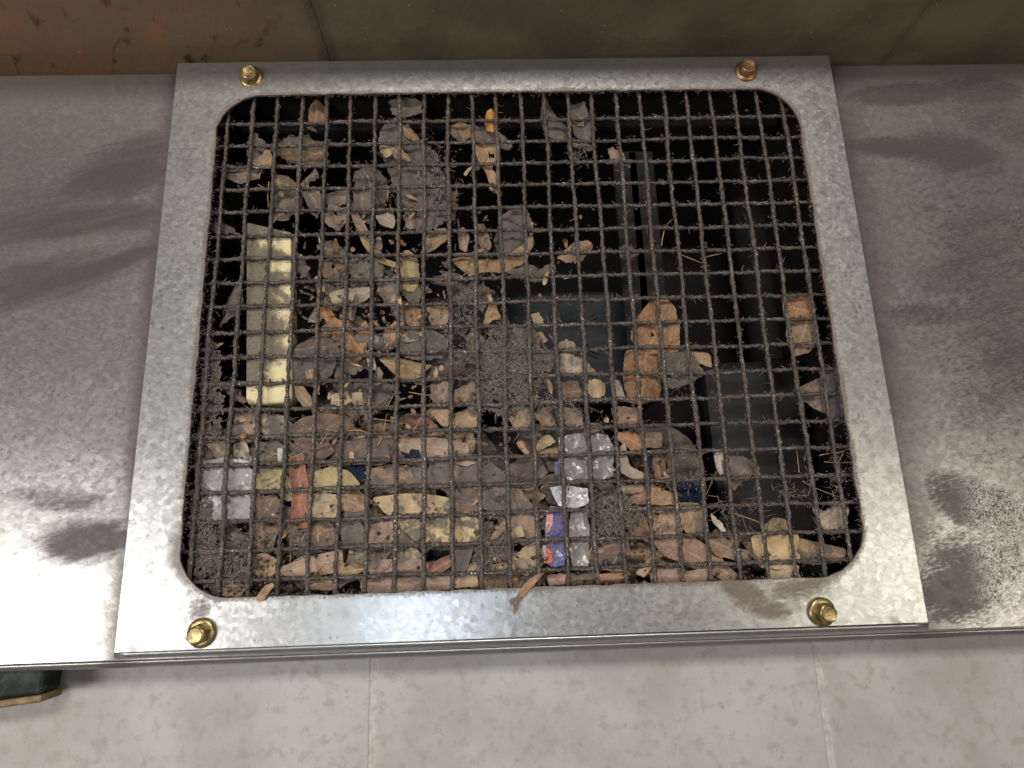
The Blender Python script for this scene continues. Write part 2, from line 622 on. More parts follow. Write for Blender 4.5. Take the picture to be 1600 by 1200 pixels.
soffit = empty("soffit", W(11.5, SOF_Y, -40))
tag(soffit, kind="structure")

s1, s2 = on_soffit(505, 60), on_soffit(1410, 60)
sx = [-26.0, s1, s2, 50.0]
for k in range(3):
    a, b = wbox(sx[k] + (0.008 if k else 0), SOF_Y - 1.4, -72, sx[k + 1] - (0.008 if k < 2 else 0), SOF_Y, WALL_D + 20)
    bm_link("soffit_panel", box_bm(a, b, 0.0002, 2), M_SOFFIT, soffit)
a, b = wbox(-26, SOF_Y - 1.3, -71, 50, SOF_Y - 0.04, WALL_D + 19)
bm_link("backing_board", box_bm(a, b), M_SOFFIT, soffit)

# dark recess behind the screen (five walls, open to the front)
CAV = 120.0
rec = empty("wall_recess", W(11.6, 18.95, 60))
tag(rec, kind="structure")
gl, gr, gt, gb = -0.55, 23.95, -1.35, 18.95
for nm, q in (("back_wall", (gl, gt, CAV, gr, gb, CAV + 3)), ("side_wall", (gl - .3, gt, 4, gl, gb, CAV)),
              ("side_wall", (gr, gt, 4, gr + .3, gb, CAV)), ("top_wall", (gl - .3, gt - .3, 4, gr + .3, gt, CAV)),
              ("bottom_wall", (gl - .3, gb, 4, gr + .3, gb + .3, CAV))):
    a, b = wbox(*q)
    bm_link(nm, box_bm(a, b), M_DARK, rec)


# ------------------------------------------------------------------ the long metal panel
def sheet_with_hole(x0, x1, y0, y1, hx0, hx1, hy0, hy1, r, d0, th, nseg=10, roll=None, side_roll=False, jit=0.0):
    """flat plate in the wall plane with a rounded opening; bottom edge rolled back by roll mm"""
    bm = bmesh.new()
    inner = []
    for (cx, cy, a0) in ((hx1 - r, hy0 + r, -90), (hx1 - r, hy1 - r, 0), (hx0 + r, hy1 - r, 90), (hx0 + r, hy0 + r, 180)):
        for k in range(nseg + 1):
            an = math.radians(a0 + 90 * k / nseg)
            inner.append((cx + r * math.cos(an), cy + r * math.sin(an)))
    # straight runs subdivided so that the cut edge can waver
    pts = []
    n = len(inner)
    for k in range(n):
        p, q = inner[k], inner[(k + 1) % n]
        L = math.hypot(q[0] - p[0], q[1] - p[1])
        m = max(1, int(L / 0.25))
        for i in range(m):
            t = i / m
            pts.append((p[0] + (q[0] - p[0]) * t, p[1] + (q[1] - p[1]) * t))
    inner = pts
    outer = []
    cx, cy = (hx0 + hx1) / 2, (hy0 + hy1) / 2
    for (px, py) in inner:
        # push out to the outer rectangle
        dx, dy = px - cx, py - cy
        tx = ((x1 - cx) / dx) if dx > 0 else ((x0 - cx) / dx) if dx < 0 else 1e9
        ty = ((y1 - cy) / dy) if dy > 0 else ((y0 - cy) / dy) if dy < 0 else 1e9
        t = min(tx, ty)
        outer.append((cx + dx * t, cy + dy * t))
    # snap the nearest points to the corners
    for C in ((x0, y0), (x1, y0), (x1, y1), (x0, y1)):
        k = min(range(len(outer)), key=lambda i: (outer[i][0] - C[0]) ** 2 + (outer[i][1] - C[1]) ** 2)
        outer[k] = C
    vi = []
    vo = []
    for k, (p, q) in enumerate(zip(inner, outer)):
        j = jit * noise.noise(Vector((p[0] * 2.2, p[1] * 2.2, 3.3)))
        vi.append((p[0] + j, p[1] + j * 0.8))
        vo.append(q)
    rings = []
    be = 0.22
    th_u = th
    prof = [("i", 0, th_u), ("i", 0, be), ("i", be * 0.35, be * 0.3), ("i", be, 0), ("o", be, 0), ("o", be * 0.3, be * 0.3), ("o", 0, be), ("o", 0, th_u)]
    for (w, ins, dep) in prof:
        ring = []
        for k in range(len(vi)):
            a, b = Vector(vi[k]), Vector(vo[k])
            dirv = (b - a).normalized() * (ins * 0.001 / P)
            q = a + dirv if w == "i" else b - dirv
            wob = 0.25 * noise.noise(Vector((q.x * 0.12, q.y * 0.12, 7.0)))
            ring.append(bm.verts.new(W(q.x, q.y, d0 + dep + wob)))
        rings.append(ring)
    n = len(vi)
    for a, b in zip(rings, rings[1:]):
        for k in range(n):
            bm.faces.new((a[k], a[(k + 1) % n], b[(k + 1) % n], b[k]))
    a, b = rings[-1], rings[0]
    for k in range(n):
        bm.faces.new((a[k], a[(k + 1) % n], b[(k + 1) % n], b[k]))
    bmesh.ops.recalc_face_normals(bm, faces=bm.faces)
    return bm


def lip(x0, y0, x1, y1, d0, r, back):
    """rolled bottom edge: a quarter round from the face to a return flange"""
    bm = bmesh.new()
    prof = []
    for k in range(7):
        an = math.radians(90 * k / 6)
        prof.append((d0 + r - r * math.cos(an), r * math.sin(an)))
    prof.append((d0 + back, r))
    prof.append((d0 + back, r - 1.0))
    prof.append((d0 + r, r - 1.0))
    prof.append((d0 + 1.0, 0.0))
    cols = []
    N = 60
    for i in range(N + 1):
        t = i / N
        gx = x0 + (x1 - x0) * t
        gy = y0 + (y1 - y0) * t
        w = 0.25 * noise.noise(Vector((gx * 0.12, gy * 0.12, 7.0)))
        cols.append([bm.verts.new(W(gx, gy + e * 0.001 / P, d + w)) for d, e in prof])
    m = len(prof)
    for a, b in zip(cols, cols[1:]):
        for k in range(m):
            bm.faces.new((a[k], a[(k + 1) % m], b[(k + 1) % m], b[k]))
    bm.faces.new(cols[0]); bm.faces.new(list(reversed(cols[-1])))
    bmesh.ops.recalc_face_normals(bm, faces=bm.faces)
    return bm


panel = empty("sheet_metal_panel", W(11.5, 20.7, 2))
tag(panel, "long dusty galvanised sheet metal panel running behind the screen frame", "metal panel")
bm = sheet_with_hole(-20.0, 44.0, -2.42, 20.42, -1.2, 24.4, -1.6, 19.2, 1.4, 1.2, 1.2)
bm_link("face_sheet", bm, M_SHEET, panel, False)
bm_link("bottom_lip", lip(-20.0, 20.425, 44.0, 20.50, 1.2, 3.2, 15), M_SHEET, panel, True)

# ------------------------------------------------------------------ the screen: frame, wires, screws
scr = empty("vent_screen", W(11.5, 20.4, -3))
tag(scr, "galvanised vent screen with rounded opening, wire mesh and four yellow screws", "vent screen")
FR_D = -4.2
bm = sheet_with_hole(-2.10, 25.16, -2.60, 20.12, -0.26, 23.44, -1.02, 18.52, 1.75, FR_D, 1.2, jit=0.06)
frame = bm_link("frame", bm, M_FRAME, scr, False)
bm_link("frame_lip", lip(-2.10, 20.125, 25.16, 20.155, FR_D, 3.0, 5.0), M_FRAME, scr, True)
for gx0, gx1 in ((-2.10, -2.0), (25.06, 25.16)):      # folded sides of the cover
    a, b = wbox(gx0, -2.55, FR_D + 1.25, gx1, 20.1, 1.1)
    bm_link("frame_side", box_bm(a, b), M_FRAME, scr)


def thick(gx, gy):
    k = 0.0
    k += max(0, 1 - math.hypot((gx - 0.2) / 2.2, (gy - 14) / 9)) * 0.022
    k += max(0, 1 - math.hypot((gx - 12.3) / 3.5, (gy - 10.8) / 3.2)) * 0.020
    k += max(0, 1 - math.hypot((gx - 9) / 11, (gy - 13) / 7)) * 0.012
    return k


def wire(kind, idx):
    vert = kind == 'v'
    a0, a1 = (-1.55, 19.05) if vert else (-0.75, 24.15)
    n = 230 if vert else 260
    sides = 7
    verts = []
    faces = []
    sd = idx * 7.3 + (100 if vert else 0)
    for i in range(n + 1):
        t = a0 + (a1 - a0) * i / n
        wob = 0.075 * noise.noise(Vector((t * 0.28, sd, 0))) + 0.030 * noise.noise(Vector((t * 1.1, sd, 5)))
        gx, gy = (idx + wob, t) if vert else (t, idx + wob)
        dd = 0.0 if vert else 1.7
        dd += 0.25 * noise.noise(Vector((t * 0.5, sd, 9)))
        c = W(gx, gy, dd)
        base = 0.074 + 0.014 * noise.noise(Vector((t * 0.35, sd, 33)))
        if not vert: base -= 0.006
        base += thick(gx, gy) * 0.75
        for s in range(sides):
            an = 2 * math.pi * s / sides
            l = 0.055 * noise.noise(Vector((t * 5.5, sd + math.cos(an) * .9, math.sin(an) * .9)))
            l += 0.055 * noise.noise(Vector((t * 13.0, sd + math.cos(an) * 1.7, 20 + math.sin(an) * 1.7)))
            r = max(0.050, base + l) * P
            if vert:
                verts.append(c + Vector((math.cos(an) * r, math.sin(an) * r, 0)))
            else:
                verts.append(c + Vector((0, math.cos(an) * r, math.sin(an) * r)))
    for i in range(n):
        for s in range(sides):
            q = (s + 1) % sides
            faces.append((i * sides + s, i * sides + q, (i + 1) * sides + q, (i + 1) * sides + s))
    return link("wire", verts, faces, M_WIRE, scr, True)


for i in range(0, 24): wire('v', i)
for j in range(0, 19): wire('h', j)


def lathe(c, prof, seg, tilt, jit=0):
    bm = bmesh.new()
    rings = []
    for (r, h) in prof:
        rings.append([bm.verts.new(Vector((r * math.cos(2 * math.pi * k / seg), -h, r * math.sin(2 * math.pi * k / seg)))) for k in range(seg)])
    for a, b in zip(rings, rings[1:]):
        for k in range(seg):
            bm.faces.new((a[k], a[(k + 1) % seg], b[(k + 1) % seg], b[k]))
    bm.faces.new(rings[-1])
    bmesh.ops.recalc_face_normals(bm, faces=bm.faces)
    Rt = Matrix.Rotation(tilt[0], 3, 'X') @ Matrix.Rotation(tilt[1], 3, 'Z')
    for v in bm.verts: v.co = Rt @ v.co + c
    return bm


def screw(u, v, tilt, turn, M_BRASS=M_BRASS):
    c = at(u, v, FR_D + 0.05)
    w = lathe(c, [(0.0061, 0), (0.0061, .0006), (.0058, .0010), (.0050, .0013), (.0042, .0014)], 28, tilt)
    wo = bm_link("screw", w, M_BRASS, scr, True, loc=c)
    # hexagon head with chamfered top and a shallow dish
    bm = bmesh.new()
    rings = []
    seg = 36
    for (r, h, hexa) in [(.0040, .0012, 1), (.0040, .0044, 1), (.0038, .0050, .6), (.0033, .0053, 0), (.0028, .0051, 0), (.0012, .0049, 0)]:
        ring = []
        for k in range(seg):
            a = 2 * math.pi * k / seg + turn
            am = (a - turn) % (math.pi / 3) - math.pi / 6
            hx = math.cos(math.pi / 6) / math.cos(am)
            rr = r * ((1 - hexa) + hexa * hx * 1.08)
            ring.append(bm.verts.new(Vector((rr * math.cos(a), -h, rr * math.sin(a)))))
        rings.append(ring)
    for a, b in zip(rings, rings[1:]):
        for k in range(seg): bm.faces.new((a[k], a[(k + 1) % seg], b[(k + 1) % seg], b[k]))
    bm.faces.new(rings[-1])
    bmesh.ops.recalc_face_normals(bm, faces=bm.faces)
    Rt = Matrix.Rotation(tilt[0], 3, 'X') @ Matrix.Rotation(tilt[1], 3, 'Z')
    for q in bm.verts: q.co = Rt @ q.co + c
    bm_link("screw_head", bm, M_BRASS, wo, False, loc=c)
    # two raised ticks stamped on the head
    tk = bmesh.new()
    for (ox, oz, an) in ((-.0006, .0009, -.6), (.0002, -.0008, .1)):
        m = box_bm((-.0007, -.0053, -.00012), (.0007, -.0049, .00012))
        for q in m.verts:
            x, z = q.co.x, q.co.z
            q.co.x = x * math.cos(an) - z * math.sin(an) + ox
            q.co.z = x * math.sin(an) + z * math.cos(an) + oz
            q.co = Rt @ q.co + c
        vs = [tk.verts.new(q.co) for q in m.verts]
        m.verts.index_update()
        for f in m.faces: tk.faces.new([vs[q.index] for q in f.verts])
        m.free()
    bm_link("head_mark", tk, M_BRASS, wo, False, loc=c)


screw(393, 121, (0.12, 0.08), 0.2)
screw(1165, 112, (0.02, -0.06), 0.5, M_COPPER)
screw(1284, 956, (0.05, 0.10), 0.1)
screw(315, 989, (0.06, -0.10), 0.4)

# ------------------------------------------------------------------ things in the recess


def pbox(u0, v0, u1, v1, d, depth, bev=0.001):
    p0, p1 = at(u0, v1, d), at(u1, v0, d)
    return box_bm((p0.x, d * .001, p0.z), (p1.x, (d + depth) * .001, p1.z), bev)


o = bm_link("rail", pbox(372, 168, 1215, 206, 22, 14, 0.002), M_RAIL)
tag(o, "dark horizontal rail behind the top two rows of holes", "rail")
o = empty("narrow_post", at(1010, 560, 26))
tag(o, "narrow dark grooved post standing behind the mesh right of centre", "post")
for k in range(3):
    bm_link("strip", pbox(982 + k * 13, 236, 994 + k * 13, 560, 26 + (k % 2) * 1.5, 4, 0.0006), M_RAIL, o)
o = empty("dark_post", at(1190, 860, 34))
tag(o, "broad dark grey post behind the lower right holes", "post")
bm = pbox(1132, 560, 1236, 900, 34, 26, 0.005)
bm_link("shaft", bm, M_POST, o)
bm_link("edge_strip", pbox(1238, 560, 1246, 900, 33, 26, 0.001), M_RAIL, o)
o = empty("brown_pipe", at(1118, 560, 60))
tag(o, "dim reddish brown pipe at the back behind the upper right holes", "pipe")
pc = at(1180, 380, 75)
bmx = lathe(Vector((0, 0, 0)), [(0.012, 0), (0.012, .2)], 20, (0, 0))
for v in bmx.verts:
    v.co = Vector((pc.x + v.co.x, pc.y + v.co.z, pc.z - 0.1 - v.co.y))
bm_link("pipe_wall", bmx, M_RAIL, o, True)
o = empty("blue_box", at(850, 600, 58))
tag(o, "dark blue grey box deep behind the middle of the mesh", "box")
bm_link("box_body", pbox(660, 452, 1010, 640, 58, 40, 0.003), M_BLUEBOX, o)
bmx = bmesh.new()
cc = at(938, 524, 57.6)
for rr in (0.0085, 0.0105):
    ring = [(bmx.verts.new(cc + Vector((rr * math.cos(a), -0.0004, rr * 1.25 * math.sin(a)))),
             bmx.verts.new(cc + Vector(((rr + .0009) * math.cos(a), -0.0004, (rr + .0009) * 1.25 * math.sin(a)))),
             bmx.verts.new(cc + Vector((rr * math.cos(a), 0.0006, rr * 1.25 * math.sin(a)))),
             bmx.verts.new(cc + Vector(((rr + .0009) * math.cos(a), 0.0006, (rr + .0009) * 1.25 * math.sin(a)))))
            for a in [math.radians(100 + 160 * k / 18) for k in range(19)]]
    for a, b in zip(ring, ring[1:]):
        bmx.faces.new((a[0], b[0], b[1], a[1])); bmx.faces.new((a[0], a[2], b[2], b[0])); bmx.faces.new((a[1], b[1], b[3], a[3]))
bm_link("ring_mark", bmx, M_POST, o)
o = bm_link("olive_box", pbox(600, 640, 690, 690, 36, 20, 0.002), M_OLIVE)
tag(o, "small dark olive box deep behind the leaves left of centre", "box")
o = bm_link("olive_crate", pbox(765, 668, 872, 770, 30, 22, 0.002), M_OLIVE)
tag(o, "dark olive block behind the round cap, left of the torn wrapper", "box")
bmx = lathe(at(832, 738, 29.0), [(.0100, 0), (.0100, .004), (.0092, .0052), (.0075, .0056), (.003, .0057)], 28, (0, 0))
o = bm_link("bottle_cap", bmx, M_CAP, None, True)
tag(o, "round olive green plastic cap left of the torn wrapper", "cap")

# the yellow foam strip, upright behind the second and third columns of holes
st = empty("foam_strip", at(418, 634, 3.4))
tag(st, "tall yellow foam strip caked with brown dust, upright at the left", "foam strip")
bmx = bmesh.new()
A0 = at(384, 345, 3.4)
outl = []
TLp, TRp, BRp, BLp = at(385, 346, 3.4), at(455, 362, 3.4), at(456, 628, 3.4), at(384, 634, 3.4)
corners = [TLp, TRp, BRp, BLp]
ctr = sum(corners, Vector()) / 4
for k in range(4):
    p, a, b = corners[k], corners[k - 1], corners[(k + 1) % 4]
    da, db = (a - p).normalized(), (b - p).normalized()
    r = 0.0035 if k >= 2 else 0.0012
    for i in range(6):
        t = i / 5
        q0, q1 = p + da * r, p + db * r
        outl.append((q0 * (1 - t) ** 2 + p * 2 * t * (1 - t) + q1 * t ** 2))
rings = []
for (ins, dep) in ((0.0012, 0), (0.0004, 0.0004), (0, 0.0013), (0, 0.009)):
    rings.append([bmx.verts.new(q + (ctr - q).normalized() * ins + Vector((0, dep, 0))) for q in outl])
for a, b in zip(rings, rings[1:]):
    for k in range(len(outl)): bmx.faces.new((a[k], a[(k + 1) % len(outl)], b[(k + 1) % len(outl)], b[k]))
bmx.faces.new(list(reversed(rings[0])))
bmx.faces.new(rings[-1])
bmesh.ops.recalc_face_normals(bmx, faces=bmx.faces)
bm_link("foam", bmx, M_YELLOW, st, False)

# ------------------------------------------------------------------ leaves and litter


def sheet_mesh(poly, d, ragged=0.35, step=1.7, curl=0.0, tilt=(0, 0), wav=0.7, seed=0, thick_mm=0.18, clampf=True, crease=0.0, hole=None, minfront=2.55, web=None):
    """poly in photo pixels -> a thin, bent, ragged-edged sheet at depth d mm (world coords), long axis angle"""
    rng = random.Random(seed)
    pts = [at(u, v, d) for u, v in poly]
    P2 = [Vector((q.x * 1000, q.z * 1000)) for q in pts]
    area = sum(P2[i - 1].x * P2[i].y - P2[i].x * P2[i - 1].y for i in range(len(P2)))
    if area < 0: P2.reverse()
    c = sum(P2, Vector((0, 0))) / len(P2)
    # principal axis
    sxx = sum((q.x - c.x) ** 2 for q in P2); syy = sum((q.y - c.y) ** 2 for q in P2); sxy = sum((q.x - c.x) * (q.y - c.y) for q in P2)
    an = 0.5 * math.atan2(2 * sxy, sxx - syy)
    ax, ay = Vector((math.cos(an), math.sin(an))), Vector((-math.sin(an), math.cos(an)))
    hw = max(0.8, max(abs((q - c).dot(ay)) for q in P2))
    hl = max(0.8, max(abs((q - c).dot(ax)) for q in P2))

    def resample(loop, orient):
        out = []
        for i in range(len(loop)):
            a, b = loop[i], loop[(i + 1) % len(loop)]
            L = (b - a).length
            m = max(1, round(L / (step * 0.62)))
            nr = Vector(((b - a).y, -(b - a).x))
            if nr.length > 0: nr.normalize()
            for k in range(m):
                q = a.lerp(b, k / m)
                j = ragged * (noise.noise(Vector((q.x * 0.45, q.y * 0.45, seed * 1.7))) * 1.6 + rng.uniform(-.55, .55))
                out.append(q + nr * j)
        return out

    B = resample(P2, 1)
    V = [q for q in B]
    E_ = [(i, (i + 1) % len(B)) for i in range(len(B))]
    F_ = [list(range(len(B)))]
    x0, x1 = min(q.x for q in B), max(q.x for q in B)
    y0, y1 = min(q.y for q in B), max(q.y for q in B)
    yy = y0 + step
    while yy < y1:
        xx = x0 + step
        while xx < x1:
            q = Vector((xx + rng.uniform(-.25, .25) * step, yy + rng.uniform(-.25, .25) * step))
            if min((q - b).length for b in B) > step * 0.45:
                ins = False
                for i in range(len(B)):
                    a, b = B[i], B[i - 1]
                    if (a.y > q.y) != (b.y > q.y) and q.x < (b.x - a.x) * (q.y - a.y) / (b.y - a.y) + a.x: ins = not ins
                if ins: V.append(q)
            xx += step
        yy += step
    vo, eo, fo, *_ = delaunay_2d_cdt(V, E_, F_, 1, 1e-5)
    if hole:
        hq = [at(hole[0], hole[1], d), hole[2] / 40 * P * 1000]
        hc = Vector((hq[0].x * 1000, hq[0].z * 1000))
        fo = [f for f in fo if (sum((vo[i] for i in f), Vector((0, 0))) / len(f) - hc).length > hq[1]]
    if web is not None:
        def wn(f):
            q = sum((vo[i] for i in f), Vector((0, 0))) / len(f)
            return 0.5 + 0.6 * noise.noise(Vector((q.x * 0.22, q.y * 0.22, seed))) + 0.35 * noise.noise(Vector((q.x * 0.6, q.y * 0.6, seed)))
        fo = [f for f in fo if wn(f) < web + 0.12]
    n = len(vo)
    verts = []
    sg = rng.uniform(0, 50)
    for q in vo:
        r = q - c
        u, w = r.dot(ax) / hl, r.dot(ay) / hw
        y = d + curl * (w * w) * 1.0 + crease * abs(w) + tilt[0] * u + tilt[1] * w
        y += wav * 1.5 * noise.noise(Vector((q.x * 0.16, q.y * 0.16, sg))) + wav * 0.4 * noise.noise(Vector((q.x * 0.5, q.y * 0.5, sg + 9)))
        if clampf: y = max(y, minfront + 0.15 * noise.noise(Vector((q.x, q.y, 4))))
        verts.append(Vector((q.x * .001, y * .001, q.y * .001)))
    faces = [list(reversed(f)) if True else f for f in fo]
    # orient faces to the front (-Y)
    out = []
    for f in fo:
        a, b, cc = verts[f[0]], verts[f[1]], verts[f[2]]
        nrm = (b - a).cross(cc - a)
        out.append(tuple(f) if nrm.y < 0 else tuple(reversed(f)))
    cnt = {}
    for f in out:
        for i in range(len(f)):
            e = (f[i - 1], f[i])
            cnt[e] = 1
    back = [v + Vector((0, thick_mm * .001, 0)) for v in verts]
    allf = list(out) + [tuple(n + i for i in reversed(f)) for f in out]
    rim = []
    for (a, b) in cnt:
        if (b, a) not in cnt: rim.append((b, a))
    allv = verts + back
    for a, b in rim:
        k = len(allv)
        allv += [verts[a].copy(), verts[b].copy(), back[b].copy(), back[a].copy()]
        allf.append((k, k + 1, k + 2, k + 3))
    cw = Vector((c.x * .001, d * .001, c.y * .001))
    return allv, allf, cw, an


USED = {}
PAL = {'tan': (0.44, 0.28, 0.15), 'pink': (0.38, 0.255, 0.185), 'brown': (0.23, 0.135, 0.08), 'red': (0.32, 0.13, 0.085), 'orange': (0.40, 0.215, 0.10),
       'cream': (0.62, 0.47, 0.26), 'grey': (0.135, 0.115, 0.102), 'yellow': (0.50, 0.39, 0.19), 'olive': (0.25, 0.21, 0.10), 'dusty': (0.19, 0.145, 0.11), 'pale': (0.55, 0.45, 0.33)}
WORD = {'tan': 'tan', 'pink': 'pinkish', 'brown': 'brown', 'red': 'reddish', 'orange': 'orange', 'cream': 'cream', 'grey': 'grey',
        'yellow': 'yellowish', 'olive': 'olive', 'dusty': 'dusty', 'pale': 'pale'}


ORD = "first second third fourth fifth sixth seventh eighth ninth tenth eleventh twelfth thirteenth fourteenth fifteenth sixteenth seventeenth eighteenth nineteenth twentieth".split()


def ordinal(n):
    n = max(1, n)
    return ORD[n - 1] if n <= 20 else "twenty " + ORD[n - 21]


def cell_words(u, v):
    x, y = gxy(u, v)
    return "in the %s column and %s row of holes" % (ordinal(int(math.floor(x)) + 2), ordinal(int(math.floor(y)) + 2))


def leaf(poly, col, d=4.0, dust=0.25, label=None, hole=None, name="leaf", minfront=2.55, **kw):
    seed = kw.pop('seed', random.randrange(10 ** 6))
    mv_ = sum(q[1] for q in poly) / len(poly)
    grow = kw.pop('grow', (1.34 if mv_ > 640 else 1.24) if d > 2.95 else 1.0)
    mu, mv = sum(q[0] for q in poly) / len(poly), sum(q[1] for q in poly) / len(poly)
    shp = [(mu + (q[0] - mu) * grow, mv + (q[1] - mv) * grow) for q in poly]
    cut = []
    for i in range(len(shp)):
        a, b = shp[i], shp[(i + 1) % len(shp)]
        cut += [(a[0] * .90 + b[0] * .10, a[1] * .90 + b[1] * .10), (a[0] * .10 + b[0] * .90, a[1] * .10 + b[1] * .90)]
    if len(shp) > 3 and not kw.pop('sharp', False): shp = cut
    kw.pop('sharp', None)
    kw['wav'] = kw.get('wav', 0.7) * 1.15
    kw.setdefault('crease', random.uniform(-2.4, 2.0))
    kw.setdefault('curl', random.uniform(-2.6, 2.2))
    kw.setdefault('tilt', (random.uniform(-.9, .9), random.uniform(-1.2, 1.2)))
    d = d + (0.9 if d > 2.95 else 0)
    vs, fs, c, an = sheet_mesh(shp, d, seed=seed, hole=hole, minfront=minfront, **kw)
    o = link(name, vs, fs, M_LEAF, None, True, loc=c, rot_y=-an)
    b = PAL[col] if isinstance(col, str) else col
    rng = random.Random(seed + 5)
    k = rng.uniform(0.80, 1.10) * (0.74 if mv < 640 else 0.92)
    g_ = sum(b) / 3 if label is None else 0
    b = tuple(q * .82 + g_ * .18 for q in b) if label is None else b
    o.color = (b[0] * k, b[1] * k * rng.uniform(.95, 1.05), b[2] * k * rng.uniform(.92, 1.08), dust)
    if label is None:
        us, ws = [p[0] for p in poly], [p[1] for p in poly]
        big = math.hypot(max(us) - min(us), max(ws) - min(ws))
        size = "tiny" if big < 24 else "small" if big < 42 else "" if big < 70 else "large"
        lean = "upright" if max(ws) - min(ws) > 1.25 * (max(us) - min(us)) else "level" if max(us) - min(us) > 1.9 * (max(ws) - min(ws)) else ""
        noun = "leaf" if name == "leaf" else "leaf scrap"
        place = cell_words(sum(us) / len(us), sum(ws) / len(ws))
        tries_ = [(size, "", ""), (size, lean, ""), (size, lean, "half covered" if d > 5 else "front")]
        for q in tries_:
            label = " ".join(w for w in (*q, WORD[col], noun, place) if w)
            if label not in USED: break
        if label in USED: label = label.replace(noun, "broken " + noun, 1)
    USED[label] = 1
    tag(o, label, "leaf" if name == "leaf" else "leaf scrap", "dead leaves caught behind the wire mesh")
    return o


L = leaf
# --- upper rows
L([(760, 173), (768, 170), (776, 178), (778, 195), (770, 206), (760, 200), (757, 186)], (0.72, 0.34, 0.04), 2.7, .05, "bright orange speckled leaf tip in the second row of holes", ragged=.2, wav=.2)
L([(707, 200), (718, 193), (731, 199), (733, 213), (720, 219), (708, 213)], 'orange', 5, .2)
L([(742, 226), (775, 229), (777, 248), (768, 262), (777, 275), (778, 297), (769, 294), (762, 272), (749, 252)], 'tan', 3.2, .15, "dried curled tan leaf with a round hole, under the orange tip", hole=(766, 243, 5), ragged=.3)
L([(735, 200), (775, 206), (795, 222), (790, 232), (760, 226), (742, 222)], 'dusty', 6, .35)
L([(853, 156), (866, 178), (886, 196), (888, 212), (868, 215), (853, 205), (848, 185)], 'pink', 6, .45, tilt=(0, 2))
L([(894, 168), (912, 170), (917, 190), (926, 205), (918, 216), (900, 213), (893, 190)], 'dusty', 5, .35)
L([(895, 188), (912, 188), (911, 197), (897, 196)], 'tan', 3.6, .05, name="leaf_scrap", ragged=.15)
L([(897, 222), (915, 222), (930, 230), (922, 234), (900, 228)], 'dusty', 4, .3, name="leaf_scrap")
L([(481, 171), (494, 157), (507, 170), (507, 187), (489, 192), (482, 184)], 'orange', 4, .1)
L([(606, 208), (634, 196), (646, 222), (668, 240), (690, 282), (700, 326), (668, 334), (642, 332), (628, 305), (612, 262), (600, 232)], 'grey', 5, .55, "large dusty grey leaf hanging behind the fourth to sixth rows", curl=2.5, wav=1.0)
L([(631, 201), (640, 200), (653, 212), (651, 219), (635, 214)], 'orange', 3, 0, name="leaf_scrap", ragged=.2)
L([(596, 226), (612, 226), (616, 238), (604, 246), (597, 238)], 'yellow', 3.2, .1, name="leaf_scrap")
L([(612, 232), (624, 232), (640, 246), (636, 250), (618, 248)], 'tan', 3.0, .2, name="leaf_scrap")
L([(613, 160), (640, 158), (656, 163), (655, 178), (630, 184), (616, 176)], 'dusty', 3.2, .4, name="leaf_scrap", ragged=.7)
L([(398, 256), (420, 238), (426, 255), (422, 264), (404, 260)], 'tan', 3, .1, tilt=(1, 0))
L([(348, 263), (380, 262), (405, 266), (398, 278), (375, 284), (352, 275)], 'dusty', 3.4, .15)
L([(428, 272), (448, 276), (468, 292), (460, 302), (436, 300), (428, 290)], 'olive', 3.4, .25, curl=1.5)
L([(430, 300), (466, 304), (470, 330), (440, 335), (432, 318)], 'grey', 9, .5)
L([(474, 304), (498, 298), (502, 320), (486, 326)], 'dusty', 3.4, .2)
L([(510, 305), (540, 300), (545, 316), (516, 322)], 'pink', 5, .35)
L([(506, 330), (520, 322), (532, 326), (541, 326), (541, 344), (526, 352), (510, 345)], 'pink', 3.2, .2, hole=(526, 333, 4), ragged=.6)
L([(553, 300), (577, 296), (579, 326), (566, 338), (556, 322)], 'dusty', 3.5, .3, ragged=.6)
L([(560, 358), (569, 362), (581, 386), (600, 402), (619, 410), (611, 413), (590, 406), (573, 388)], 'tan', 3, .05, "slender curved tan leaf edge arching left of the ridged husk", ragged=.12, wav=.3)
L([(548, 330), (556, 332), (572, 356), (580, 372), (572, 374), (556, 352)], 'pink', 3.4, .2, ragged=.15)
L([(590, 338), (606, 334), (615, 340), (613, 354), (597, 352)], 'pale', 3.0, .15, ragged=.4)
L([(632, 334), (648, 332), (651, 350), (641, 356), (634, 350)], 'pink', 3.0, .2, ragged=.4)
L([(664, 372), (676, 362), (694, 361), (697, 374), (684, 386), (668, 392)], 'tan', 3.0, .2, curl=1.2, ragged=.5)
L([(655, 345), (678, 340), (690, 348), (668, 360), (652, 358)], 'dusty', 4.4, .5, ragged=.7)
L([(717, 402), (733, 398), (760, 406), (790, 401), (812, 384), (820, 363), (823, 385), (809, 409), (782, 420), (757, 418), (741, 425), (728, 415)], 'tan', 3.0, .12, "long curved tan leaf with a frayed pale end, upper middle", curl=.8, ragged=.25)
L([(776, 372), (786, 340), (806, 330), (822, 352), (818, 382), (800, 398), (784, 398)], 'dusty', 6.5, .45)
L([(716, 362), (724, 358), (732, 372), (728, 392), (719, 386)], 'pink', 3.4, .1, ragged=.3)
L([(742, 356), (756, 356), (766, 384), (758, 396), (748, 380)], 'dusty', 3.6, .3)
L([(626, 402), (638, 396), (650, 406), (652, 436), (646, 450), (634, 448), (628, 425)], 'yellow', 3.0, .1, "ridged yellow tan husk standing on end, left of centre", curl=2.5, ragged=.5)
L([(590, 442), (606, 438), (618, 452), (626, 474), (612, 478), (596, 462)], 'pink', 4, .3)
L([(634, 452), (650, 448), (660, 462), (650, 474), (638, 470)], 'dusty', 4, .5, ragged=.7)
